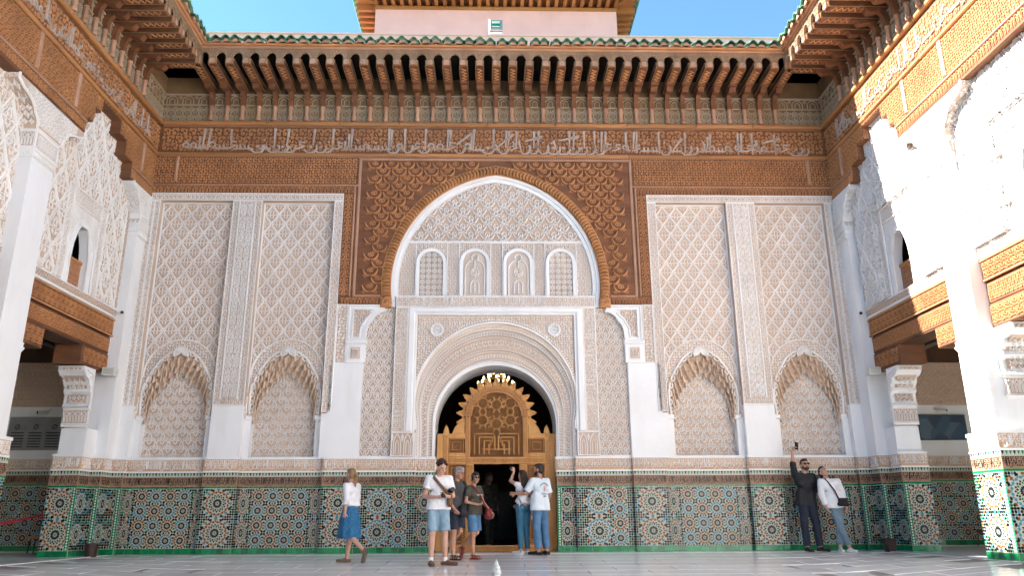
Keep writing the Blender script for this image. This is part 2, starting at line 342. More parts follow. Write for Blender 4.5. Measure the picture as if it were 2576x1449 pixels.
def rosette_mesh(ring, core):
    L = []
    for k in range(12):
        a = k * math.pi / 6
        kite(L, a, 0.02, 0.053, 0.078, 0.031, 0)
        kite(L, a + math.pi / 12, 0.078, 0.102, 0.128, 0.052, ring)
        kite(L, a, 0.098, 0.108, 0.122, 0.02, ring)
    for k in range(16): oval(L, 0.139 * math.cos(k * math.pi / 8), 0.139 * math.sin(k * math.pi / 8), k * math.pi / 8 + math.pi / 2 * (k % 2), 0.02, 0.0125, 0 if k % 3 else 3)
    for k in range(6): kite(L, k * math.pi / 3, 0.0, 0.009, 0.018, 0.011, core)
    return tiles(L).mesh('rosette', TM)
def bigstar_mesh(ring, other):
    L = []
    for k in range(16):
        a = k * math.pi / 8
        kite(L, a, 0.026, 0.07, 0.098, 0.031, 0)
        kite(L, a + math.pi / 16, 0.10, 0.128, 0.152, 0.036, 0 if k % 2 else 3)
        kite(L, a, 0.135, 0.155, 0.178, 0.036, 0)
        kite(L, a + math.pi / 16, 0.182, 0.207, 0.236, 0.066, ring)
        kite(L, a, 0.205, 0.225, 0.25, 0.04, ring)
        oval(L, 0.262 * math.cos(a), 0.262 * math.sin(a), a + math.pi / 2, 0.034, 0.019, 0 if k % 2 else other)
    for k in range(8): kite(L, k * math.pi / 4, 0.0, 0.011, 0.022, 0.012, 3)
    return tiles(L).mesh('rosette', TM)
ROS = [rosette_mesh(1, 3), rosette_mesh(2, 1)]
BIG = [bigstar_mesh(1, 2), bigstar_mesh(2, 1)]
rngD = random.Random(5)
_gt = G(); _gt.bevbox(0.002, 0.148, 0.004, 0.108, 0, 0.01, 0.003); GREEN_BASE = _gt.mesh('green_tile', ['green_glaze'])
_gt = G(); _gt.bevbox(0.002, 0.098, 0.002, 0.034, 0, 0.008, 0.002); GREEN_LINE = _gt.mesh('green_tile', ['green_glaze'])
GREEN_COUNT = {}
def dado(parent, w, kind, loc, rz=0.0, seed=0, z0=0.0, edge=(False, False), dy=0.0, upper=True):
    """a stretch of tiled dado, front at local h=0, u from 0 to w"""
    g = G(); B = -0.05
    g.ubox(0, w, z0 - 0.15, 1.235 + dy, B, 0.0, 0)
    g.ubox(0, w, 1.275 + dy, 1.46 + dy, B, 0.002, 1)
    g.ubox(0, w, 1.46 + dy, 1.545 + dy, B, 0.001, 0)
    if upper:
        g.ubox(0, w, 1.545 + dy, 1.575 + dy, B, 0.014, 3); g.ubox(0, w, 1.575 + dy, 1.80 + dy, B, 0.0, 4); g.ubox(0, w, 1.80 + dy, 1.852 + dy, B, 0.02, 3)
    d = obj('tile_dado', g, ['tile_cream', 'sgraffito', 'tile_white', 'plaster', 'ochre_ground'], parent, loc=loc, rz=rz)
    def base_tiles(me, v, step, name):
        n = max(1, round(w / step)); s = w / n
        for i in range(n):
            o = link(name, me, d, (i * s, 0, v)); o.scale = (s / step, 1, 1)
    base_tiles(GREEN_BASE, z0, 0.15, 'green_tile')
    if GREEN_COUNT.get(parent.name, 0) < 160 and rz == 0:
        base_tiles(GREEN_LINE, 1.238 + dy, 0.10, 'green_trim_tile'); GREEN_COUNT[parent.name] = GREEN_COUNT.get(parent.name, 0) + round(w / 0.1)
    else:
        gg = G(); gg.bevbox(0, w, 1.24 + dy, 1.272 + dy, 0, 0.008, 0.002); obj('green_trim', gg, ['green_glaze'], d)
    v0, v1 = z0 + 0.115, 1.23 + dy; H = v1 - v0; spots = []
    if kind == 'grid':
        pit = H / 4; n = max(1, int((w - 0.04) / pit)); m0 = (w - n * pit) / 2
        if w > 1.3: n = max(1, int((w - 0.36) / pit)); m0 = (w - n * pit) / 2
        for i in range(n):
            for j in range(4):
                u, v = m0 + (i + 0.5) * pit, v0 + (j + 0.5) * pit
                link('rosette', ROS[(i + j + seed) % 2], d, (u, 0, v)); spots.append((u, v, 0.15))
        if m0 > 0.12:
            for j in range(2):
                for u in (m0 * 0.45, w - m0 * 0.45):
                    v = v0 + (j + 0.5) * H / 2; o = link('rosette', BIG[(seed + 1) % 2], d, (u, 0, v)); f = m0 * 0.9 / 0.56; o.scale = (f, 1, 0.95); spots.append((u, v, 0.26, f))
    elif kind == 'star':
        n = max(1, round(w / 0.62))
        for i in range(n):
            for j in range(2):
                u, v = w * (i + 0.5) / n, v0 + (j + 0.5) * H / 2
                o = link('rosette', BIG[(i + seed) % 2], d, (u, 0, v)); f = min(1.0, w / n / 0.56); o.scale = (f, 1, 1); spots.append((u, v, 0.275 * f))
    elif kind == 'mixed':
        us = w * 0.38
        for j in range(2):
            v = v0 + (j + 0.5) * H / 2; link('rosette', BIG[seed % 2], d, (us, 0, v)); spots.append((us, v, 0.275))
        for j in range(4):
            v = v0 + (j + 0.5) * H / 4; u = us + 0.27 + 0.145
            if u + 0.14 < w: link('rosette', ROS[(j + seed) % 2], d, (u, 0, v)); spots.append((u, v, 0.15))
    L = []; p = 0.046; rng = random.Random(seed * 17 + int(w * 100)); nu = max(2, round(w / p)); nv = round(H / p)
    e0 = 2 if edge[0] else 0; e1 = 2 if edge[1] else 0
    for j in range(nv):
        for i in range(nu):
            u = (i + 0.5) * w / nu; v = v0 + (j + 0.5) * H / nv
            if i < e0 or i >= nu - e1:
                continue
            hit = False
            for sp in spots:
                q = math.hypot((u - sp[0]) / (sp[3] if len(sp) == 4 else 1.0), v - sp[1])
                if q < sp[2] + 0.004: hit = True; break
            if hit: continue
            near = (i + j) % 2
            col = 0 if near or (i * 7 + j * 5) % 6 == 0 else ((1, 2, 3, 2, 3)[(i // 2 + 2 * (j // 2) + seed) % 5])
            oval(L, u, v, 0 if j % 2 else math.pi / 2, 0.0265, 0.019, col)
    if L: obj('mosaic_tiles', tiles(L), TM, d, kind='stuff')
    for e, (a, b) in zip(edge, ((0, 0.075), (w - 0.075, w))):
        if e:
            gg = G(); gg.ubox(a, b, v0, v1, 0, 0.005, 0)
            k = round(H / 0.05)
            for i in range(k):
                vc = v0 + (i + 0.5) * H / k; uc = (a + b) / 2
                P = np.array([(uc - 0.02, vc), (uc, vc - 0.022), (uc + 0.02, vc), (uc, vc + 0.022)]); gg.add(fmap(P[:, 0], P[:, 1], np.full(4, 0.007)), [(0, 1, 2, 3)], 1)
            obj('corner_strip', gg, ['tile_green', 'tile_white'], d, kind='stuff')
    # toothed row, dark band with letters, plaster frieze with letters
    n = max(1, round(w / 0.062)); s = w / n; gt = G()
    for i in range(n):
        P = np.array([(i * s + s * 0.1, 1.54), (i * s + s * 0.5, 1.475), (i * s + s * 0.9, 1.54), (i * s + s * 0.5, 1.541)]) + (0, dy)
        gt.add(fmap(P[:, 0], P[:, 1], np.full(4, 0.004)), [(0, 1, 2, 3)], 1 if i % 3 else 0)
    obj('tooth_tiles', gt, ['tile_black', 'tile_green'], d, kind='stuff')
    gi = G(); inscription(gi, 0.02, w - 0.01, 1.285 + dy, 1.455 + dy, 0.004, 0.002, seed + 3, wide=0.75)
    fill(gi, S_SCROLL, 0.01, w - 0.01, 1.34 + dy, 1.455 + dy, 0.075, 0.075, 0.003, 0.002, None, 0, True, seed)
    obj('dark_lettering', gi, ['tile_black'], d, kind='stuff')
    if upper:
        gi = G(); inscription(gi, 0.02, w - 0.01, 1.585 + dy, 1.795 + dy, 0.02, 0.0, seed + 9, wide=0.9)
        fill(gi, S_SCROLL, 0.01, w - 0.01, 1.66 + dy, 1.79 + dy, 0.085, 0.085, 0.006, 0.0, None, 0, True, seed + 1)
        obj('carved_lettering', gi, ['stucco'], d, kind='stuff')
    return d
# ================================================================ FACADE
fac = thing('facade_wall', 'tall courtyard facade of carved white stucco above a mosaic tile dado', 'facade')
g = G()
for s in (-1, 1):
    g.box(s * 1.62, s * 8.3, 0.36, 1.15, -0.3, 10.9)
g.box(-1.62, 1.62, 0.36, 1.15, 4.3, 10.9)
obj('wall_core', g, ['plaster'], fac)
# arch line of the niches (half widths from the niche axis) and of the tiled back panel
N_ARCH = [(0.70, 2.70), (0.725, 2.98), (0.72, 3.2), (0.66, 3.43), (0.53, 3.67), (0.39, 3.88), (0.21, 4.02), (0.0, 4.09)]
N_BACK = [(0.66, 2.62), (0.64, 2.88), (0.58, 3.08), (0.48, 3.25), (0.36, 3.37), (0.24, 3.45), (0.13, 3.56), (0.0, 3.70)]
def resample(P, n):
    P = np.array(P, float); d = np.r_[0, np.cumsum(np.linalg.norm(np.diff(P, axis=0), axis=1))]; t = np.linspace(0, d[-1], n)
    return np.stack([np.interp(t, d, P[:, 0]), np.interp(t, d, P[:, 1])], -1)
# one muqarnas cell: a small hollow hood
g = G(); outl = [(-0.07, -0.05), (-0.07, 0.05)] + [(-0.07 * math.cos(t), 0.05 + 0.085 * math.sin(t)) for t in np.linspace(0.2, math.pi - 0.2, 9)] + [(0.07, 0.05), (0.07, -0.05)]
W = []
for k, dep in ((1.0, 0.0), (0.8, -0.03), (0.5, -0.045), (0.12, -0.05)):
    W.append([(x * k, -dep, (z - 0.02) * k + 0.02) for x, z in outl])
g.grid(np.array(W)[::-1])
V, F = ribbons([(outl, 0.028)], 0.016, 0.4); g.add(fmap(V[:, 0], V[:, 1], V[:, 2]), F)
V, F = ribbons([([(-0.035, -0.05), (-0.035, 0.06)], 0.012), ([(0.035, -0.05), (0.035, 0.06)], 0.012), ([(0.0, -0.05), (0.0, 0.09)], 0.012)], 0.01); g.add(fmap(V[:, 0], V[:, 1], V[:, 2] - 0.045), F)
CELL = g.mesh('muqarnas_cell', ['stucco_tan'], True)
# a ribbed shell
g = G(); n = 17
for k in range(n):
    a = math.pi * (k / (n - 1)) * 1.24 - 0.38
    V, F = ribbons([([(0.02 * math.cos(a), 0.02 * math.sin(a)), (0.115 * math.cos(a), 0.115 * math.sin(a))], [0.008, 0.024])], 0.03); g.add(fmap(V[:, 0], V[:, 1], V[:, 2]), F)
V, F = ribbons([(arc(0, 0, 0.128, -25, 205, 15), 0.022)], 0.035); g.add(fmap(V[:, 0], V[:, 1], V[:, 2]), F)
SHELL = g.mesh('shell', ['stucco'])
# one lozenge of the lattice: lobed ribs, a little keyhole arch, fill leaves (cell .312 x .44)
def lozenge_strokes(w, h):
    S = mirror([([(0.5, 0.0), (0.44, 0.035), (0.40, 0.10), (0.33, 0.13), (0.29, 0.20), (0.22, 0.235), (0.17, 0.31), (0.10, 0.36), (0.06, 0.45), (0.0, 0.5)], 0.105)])
    S += mirror([([(0.37, -0.03), (0.33, 0.05), (0.22, 0.10), (0.15, 0.2), (0.06, 0.28), (0.0, 0.35)], 0.034), ([(0.30, -0.02), (0.38, -0.06), (0.2, -0.06)], 0.045),
                 ([(0.11, -0.04), (0.12, 0.06), (0.07, 0.14), (0.0, 0.18)], 0.042), ([(0.06, -0.22), (0.13, -0.15), (0.1, -0.10)], 0.04)])
    S += [([(-0.36, -0.075), (0.36, -0.075)], 0.04)]
    return scaled(S, w, h)
def lattice(parent_panel, u0, u1, v0, v1, w, h, hh, h0, inside, name='lozenge', matn='stucco', cap=95, taper=0.3):
    n = max(1, round((u1 - u0) / w)); w = (u1 - u0) / n
    mo = ribbons(lozenge_strokes(w, h), hh, taper); gm = G(); gm.add(fmap(mo[0][:, 0], mo[0][:, 1], mo[0][:, 2]), mo[1]); me = gm.mesh(name, [matn])
    part = G(); rows = int((v1 - v0) / (h / 2)) + 2; cnt = 0
    for j in range(rows):
        vc = v1 - h * 0.5 - (j - 1) * h / 2
        for i in range(n + 1):
            uc = u0 + (i + (0.5 if j % 2 else 0.0)) * w
            if uc > u1 + 0.01: continue
            c = np.array([[uc - w / 2 + 0.01, vc], [uc + w / 2 - 0.01, vc], [uc, vc + h / 2 - 0.01], [uc, vc - h / 2 + 0.01]])
            ins = inside(c[:, 0], c[:, 1]) & rect(u0, u1, v0, v1)(c[:, 0], c[:, 1])
            if ins.all() and cnt < cap: link(name, me, parent_panel, (uc, -h0, vc)); cnt += 1
            else: stamp(part, mo, [(uc, vc)], lambda u, v: inside(u, v) & rect(u0, u1, v0, v1)(u, v), h0)
    if part.n: obj('cut_lozenges', part, [matn], parent_panel, kind='stuff')
yes = lambda u, v: np.ones_like(u, bool)
def strip_band(name, parent, u0, u1, v0, v1, h, S, du, dv, rel=0.014, border=0.018, seed=None, ground='stucco_ground', line='stucco', depth=0.05, ms=(1.0, 1.0)):
    """flat band on the wall: ground, white borders, carving"""
    g = G(); g.ubox(u0, u1, v0, v1, h - depth, h, 0); p = obj(name, g, [ground], parent)
    g = G()
    for (a, b, c, d) in ((u0, u1, v0, v0 + border), (u0, u1, v1 - border, v1), (u0, u0 + border, v0 + border, v1 - border), (u1 - border, u1, v0 + border, v1 - border)): g.bevbox(a, b, c, d, h, h + rel + 0.008, 0.004)
    fill(g, S, u0 + border, u1 - border, v0 + border, v1 - border, du, dv, rel, h, None, 0, True, seed, ms=ms)
    obj('carving', g, [line], p, kind='stuff'); return p
for s in (-1, 1):
    us = lambda a, b: tuple(sorted((s * a, s * b)))
    # flat plaster piers between the bays, carved bands above
    g = G()
    for a, b, top in ((5.14, 5.78, 2.88), (7.36, 7.60, 2.88), (2.77, 3.45, 3.76)):
        g.ubox(*us(a, b), 1.8, top, -0.36, 0.0)
    g.ubox(*us(3.45, 3.56), 1.8, 2.72, -0.36, -0.004)
    obj('pilaster', g, ['plaster'], fac)
    pp = strip_band('carved_strip', fac, *us(5.14, 5.78), 2.88, 7.40, 0.0, S_SCROLL, 0.085, 0.085, 0.014, 0.022, 3, depth=0.36)
    g = G(); u0, u1 = us(5.29, 5.63); g.ubox(u0, u1, 3.02, 7.36, 0.0, 0.006, 0); obj('carved_ground', g, ['stucco_ground'], pp)
    g = G(); fill(g, S_STAR, u0 + 0.02, u1 - 0.02, 3.04, 7.34, 0.15, 0.15, 0.024, 0.006, None, 0, False); fill(g, S_ARCH, u0 + 0.02, u1 - 0.02, 3.04, 7.34, 0.15, 0.3, 0.016, 0.006)
    for u in (u0, u1): g.bevbox(u - 0.014, u + 0.014, 3.0, 7.37, 0, 0.034, 0.006)
    obj('star_carving', g, ['stucco'], pp, kind='stuff')
    strip_band('carved_strip', fac, *us(7.36, 7.48), 2.88, 7.40, 0.0, S_SCROLL, 0.085, 0.085, 0.014, 0.016, 4, depth=0.36)
    strip_band('carved_strip', fac, *us(7.48, 7.60), 2.88, 7.40, 0.003, S_SCROLL, 0.085, 0.085, 0.014, 0.016, 5, depth=0.36)
    strip_band('carved_strip', fac, *us(3.36, 3.56), 2.74, 7.40, 0.0, S_SCROLL, 0.09, 0.09, 0.014, 0.02, 6, depth=0.36)
    strip_band('carved_strip', fac, *us(3.36, 7.60), 7.40, 7.575, 0.006, S_SCROLL, 0.09, 0.09, 0.014, 0.022, 7, depth=0.36)
    strip_band('carved_strip', fac, *us(3.13, 3.36), 3.76, 5.03, -0.01, S_SCROLL, 0.13, 0.13, 0.018, 0.02, None, depth=0.34)
    # the two lattice panels with their niches
    for k, (a, b) in enumerate(((3.56, 5.14), (5.78, 7.36))):
        u0, u1 = us(a, b); c = (u0 + u1) / 2
        na = [(c - x, z) for x, z in N_ARCH] + [(c + x, z) for x, z in N_ARCH[-2::-1]]
        g = G(); g.extrude([(u0, 2.70)] + na + [(u1, 2.70), (u1, 7.40), (u0, 7.40)], -0.36, -0.16, 0)
        pan = obj('lattice_panel', g, ['stucco_ground'], fac)
        ring = lambda u, v, c=c: np.hypot((u - c) / 0.77, (v - 3.50) / 0.80) > 1.0
        lattice(pan, u0 + 0.03, u1 - 0.03, 3.55, 7.37, 0.304, 0.44, 0.02, -0.16, lambda u, v, rg=ring: rg(u, v), cap=72)
        # plain moulding round the panel
        g = G()
        for (p, q, r, t) in ((u0, u0 + 0.03, 2.75, 7.37), (u1 - 0.03, u1, 2.75, 7.37), (u0, u1, 7.37, 7.40)): g.bevbox(p, q, r, t, -0.16, -0.12, 0.01)
        obj('panel_moulding', g, ['plaster'], pan)
        # bead ring and arch rim
        g = G(); rg = [(c + 0.755 * math.cos(t), 3.50 + 0.79 * math.sin(t)) for t in np.linspace(-0.02, math.pi + 0.02, 40)]
        V, F = ribbons([(rg, 0.035)], 0.03); g.add(fmap(V[:, 0], V[:, 1], V[:, 2] - 0.16), F)
        for u, v in resample(rg, 52): stamp(g, ribbons([dot(0, 0, 0.018)], 0.02), [(u, v)], None, -0.132)
        V, F = ribbons([(resample(na, 44), 0.045)], 0.045); g.add(fmap(V[:, 0], V[:, 1], V[:, 2] - 0.16), F)
        lob = resample(na, 21)
        for i, (u, v) in enumerate(lob[:-1]):
            q = (lob[i] + lob[i + 1]) / 2; d = lob[i + 1] - lob[i]; a = math.degrees(math.atan2(d[1], d[0]))
            V, F = ribbons([(arc(q[0], q[1], 0.062, a + 180, a + 360, 6), 0.028)], 0.035); g.add(fmap(V[:, 0], V[:, 1], V[:, 2] - 0.162), F)
        obj('arch_rim', g, ['stucco'], pan)
        g = G(); ao = np.array(na)
        def spand(u, v, c=c): return (~ring(u, v)) & (v > np.interp(np.abs(u - c), [x for x, z in N_ARCH[::-1] if x < 0.7] + [0.72], [z for x, z in N_ARCH[::-1] if x < 0.7] + [2.7]) + 0.03)
        fill(g, S_SCROLL, u0 + 0.03, u1 - 0.03, 2.75, 4.3, 0.12, 0.12, 0.018, -0.16, spand, 0, True, 8 + k); obj('spandrel_carving', g, ['stucco'], pan, kind='stuff')
        o = link('shell', SHELL, pan, (c, 0.115, 3.98)); o.scale = (1.15, 1.15, 1.15)
        # niche: back panel, hood, muqarnas, jambs
        g = G(); g.ubox(c - 0.72, c + 0.72, 1.8, 3.75, -0.36, -0.34); nic = obj('niche', g, ['stucco_ground'], fac)
        nb = [(c - x, z) for x, z in N_BACK] + [(c + x, z) for x, z in N_BACK[-2::-1]]
        g = G(); top = lambda u, v, c=c: v < np.interp(np.abs(u - c), [x for x, z in N_BACK[::-1]], [z for x, z in N_BACK[::-1]])
        fill(g, S_BUD, c - 0.66, c + 0.66, 1.86, 3.70, 0.265, 0.165, 0.02, -0.34, top, ms=(0.98, 1.7))
        obj('palmette_carving', g, ['stucco'], nic, kind='stuff')
        A = resample(na, 41); Bk = resample(nb, 41)
        g = G(); W = []
        for t in np.linspace(0, 1, 6):
            Q = A * (1 - t) + Bk * t; W.append(fmap(Q[:, 0], Q[:, 1], np.full(len(Q), -0.175 - 0.165 * t)))
        g.grid(np.array(W)); obj('hood', g, ['stucco_tan'], nic)
        V, F = ribbons([(Bk, 0.04)], 0.03); g = G(); g.add(fmap(V[:, 0], V[:, 1], V[:, 2] - 0.335), F); obj('back_panel_rim', g, ['stucco'], nic)
        for r, t in enumerate((0.10, 0.45, 0.82)):
            Q = A * (1 - t) + Bk * t; L = np.linalg.norm(np.diff(Q, axis=0), axis=1).sum(); n = int(L / 0.15); Q = resample(Q, n + 1)
            for i in range(n + (r % 2)):
                q = Q[i] if r % 2 else (Q[i] + Q[i + 1]) / 2
                if abs(q[0] - c) < 0.09 and t < 0.3: continue
                o = link('muqarnas_cell', CELL, nic, (q[0], 0.165 + 0.15 * t - 0.05, q[1] - 0.085)); o.rotation_euler = (R(-14), 0, 0); o.scale = (1.08, 1.1, 1.05)
        g = G()
        for e in (-1, 1):
            x0, x1 = sorted((c + e * 0.655, (u0, u1)[e > 0])); g.ubox(x0, x1, 1.8, 2.60, -0.36, -0.14)
            x0, x1 = sorted((c + e * 0.62, (u0, u1)[e > 0])); g.bevbox(x0, x1, 2.60, 2.70, -0.34, -0.12, 0.02)
        obj('jamb', g, ['plaster'], nic)
    # corner steps
    g = G(); g.ubox(*us(7.60, 7.82), 1.8, 7.45, -0.36, 0.40); g.ubox(*us(7.82, 8.30), 1.8, 2.34, -0.36, 0.80); g.ubox(*us(7.82, 8.30), 2.34, 9.3, -0.36, 0.38)
    g.ubox(*us(7.82, 8.30), 3.5, 9.3, 0.3, 0.42)
    obj('corner_pier', g, ['plaster'], fac)
    # dado stretches, from the corner to the door
    segs = [(1.24, 1.62, -0.16, 'star'), (1.62, 2.77, -0.04, 'mixed'), (2.77, 3.45, 0.05, 'star'), (3.45, 5.12, -0.08, 'grid'), (5.12, 5.80, 0.05, 'star'), (5.80, 7.36, -0.08, 'grid'), (7.36, 7.60, 0.04, 'star'), (7.60, 7.82, 0.44, 'star'), (7.82, 8.36, 0.84, 'star')]
    for i, (a, b, h, kd) in enumerate(segs):
        u0, u1 = us(a, b); ed = (False, False)
        if i >= 6: ed = (s > 0, s < 0)
        if i in (0,): ed = (s > 0, s < 0)
        dado(fac, u1 - u0, kd, (u0, -h, 0), 0.0, i + (20 if s > 0 else 0), 0.0, ed)
    for (X, ha, hb) in ((7.36, -0.08, 0.04), (7.60, 0.04, 0.44), (7.82, 0.44, 0.84), (5.12, -0.08, 0.05), (5.80, -0.08, 0.05), (2.77, -0.04, 0.05), (3.45, -0.08, 0.05), (1.62, -0.16, -0.04), (1.24, -0.5, -0.16), (8.36, 0.1, 0.84)):
        outer = X in (5.80, 3.45, 8.36)             # faces turned away from the centre line
        f = s if outer else -s                      # direction of the face normal in x
        wd = hb - ha - 0.008; kd = 'star' if wd > 0.3 else 'none'
        if f > 0: dado(fac, wd, kd, (s * X + 0.0015, -hb + 0.004, 0), R(90), 3)
        else: dado(fac, wd, kd, (s * X - 0.0015, -ha - 0.004, 0), R(-90), 3)
# ================================================================ PORTAL
por = thing('portal', 'round arched white stucco doorway framed by carved inscription bands', 'portal')
def ring_pt(t, n=33, z0=1.85):
    zc = 2.5 + 0.43 * t; r = 1.25 + 0.43 * t; A = np.linspace(-0.25 * t, math.pi + 0.25 * t, n)
    P = [(r * math.cos(a), zc + r * math.sin(a)) for a in A]
    x = P[0][0]
    return np.array([(x, z0)] + P + [(-x, z0)])
o = ring_pt(1.0, 33, 2.33)
g = G(); g.extrude([(-1.70, 2.33)] + [tuple(p) for p in o[::-1]] + [(1.70, 2.33), (1.70, 4.84), (-1.70, 4.84)], -0.36, -0.06)
sp = obj('spandrel', g, ['stucco_ground'], por)
g = G(); inn = lambda u, v: np.hypot(u, v - 2.93) > 1.76
fill(g, S_SCROLL, -1.64, 1.64, 2.9, 4.78, 0.105, 0.105, 0.02, -0.06, inn, 0, True, 11)
rim = ring_pt(1.03, 60, 2.4)
V, F = ribbons([(rim, 0.05)], 0.05); g.add(fmap(V[:, 0], V[:, 1], V[:, 2] - 0.06), F)
for u, v in resample(ring_pt(1.10, 60, 2.4), 110): stamp(g, ribbons([dot(0, 0, 0.021)], 0.035), [(u, v)], None, -0.06)
obj('spandrel_carving', g, ['stucco'], sp, kind='stuff')
for x in (-1.24, 1.24):
    g = G(); V, F = ribbons([(arc(0, 0, 0.12, 0, 360, 20), 0.05)], 0.05); g.add(fmap(V[:, 0], V[:, 1], V[:, 2]), F)
    for k in range(14):
        a = k * math.pi / 7; V, F = ribbons([([(0.02 * math.cos(a), 0.02 * math.sin(a)), (0.095 * math.cos(a), 0.095 * math.sin(a))], [0.01, 0.028])], 0.025); g.add(fmap(V[:, 0], V[:, 1], V[:, 2]), F)
    obj('medallion', g, ['plaster'], sp, loc=(x, 0.058, 4.48))
# stepped rings of the arch
steps = [(1.0, 0.86, -0.075, 'stucco_tan', 'dots'), (0.86, 0.72, -0.13, 'stucco_ground', 'key'), (0.72, 0.36, -0.17, 'stucco_ground', 'scroll'), (0.36, 0.10, -0.20, 'stucco_ground', 'key'), (0.10, 0.0, -0.20, 'plaster', None)]
for t0, t1, h, gm, kd in steps:
    A = ring_pt(t0, 49); B = ring_pt(t1, 49); g = G()
    g.grid(np.array([fmap(A[:, 0], A[:, 1], np.full(len(A), h)), fmap(B[:, 0], B[:, 1], np.full(len(B), h))]))
    hp = -0.06 if t0 == 1.0 else h + 0.05
    g.grid(np.array([fmap(A[:, 0], A[:, 1], np.full(len(A), hp)), fmap(A[:, 0], A[:, 1], np.full(len(A), h))]))
    p = obj('arch_ring', g, [gm], por)
    if kd:
        g = G(); wd = 0.43 * (t0 - t1)
        for t in (t0 - 0.02, t1 + 0.02): V, F = ribbons([(ring_pt(t, 60), 0.02)], 0.016); g.add(fmap(V[:, 0], V[:, 1], V[:, 2] + h), F)
        mid = resample(ring_pt((t0 + t1) / 2, 60), 400); L = np.linalg.norm(np.diff(mid, axis=0), axis=1).sum()
        step = {'dots': 0.085, 'key': 0.06, 'scroll': 0.12}[kd]; n = int(L / step); Q = resample(mid, n + 1)
        base = {'dots': [(arc(0, -0.2, 0.4, 0, 180, 6), 0.14)], 'key': [([(-0.4, -0.4), (-0.4, 0.4), (0.1, 0.4), (0.1, -0.1)], 0.2), ([(0.4, 0.4), (0.4, -0.4), (-0.1, -0.4)], 0.2)], 'scroll': S_SCROLL}[kd]
        for i in range(n):
            q = (Q[i] + Q[i + 1]) / 2; d = Q[i + 1] - Q[i]; a = math.atan2(d[1], d[0]) + math.pi; ca, sa = math.cos(a), math.sin(a)
            mo = ribbons(scaled(base, step, max(step, wd * 0.8) if kd != 'scroll' else wd * 0.95), 0.018); V = mo[0].copy(); fl = -1 if i < n / 2 else 1
            x = V[:, 0] * fl; V[:, 0], V[:, 1] = q[0] + x * ca - V[:, 1] * sa, q[1] + x * sa + V[:, 1] * ca
            g.add(fmap(V[:, 0], V[:, 1], V[:, 2] + h), mo[1])
        obj('ring_carving', g, ['stucco'], p, kind='stuff')
A = ring_pt(0.0, 49, -0.2); g = G(); g.grid(np.array([fmap(A[:, 0], A[:, 1], np.full(len(A), -0.2)), fmap(A[:, 0], A[:, 1], np.full(len(A), -1.15))])); obj('arch_soffit', g, ['plaster'], por, True)
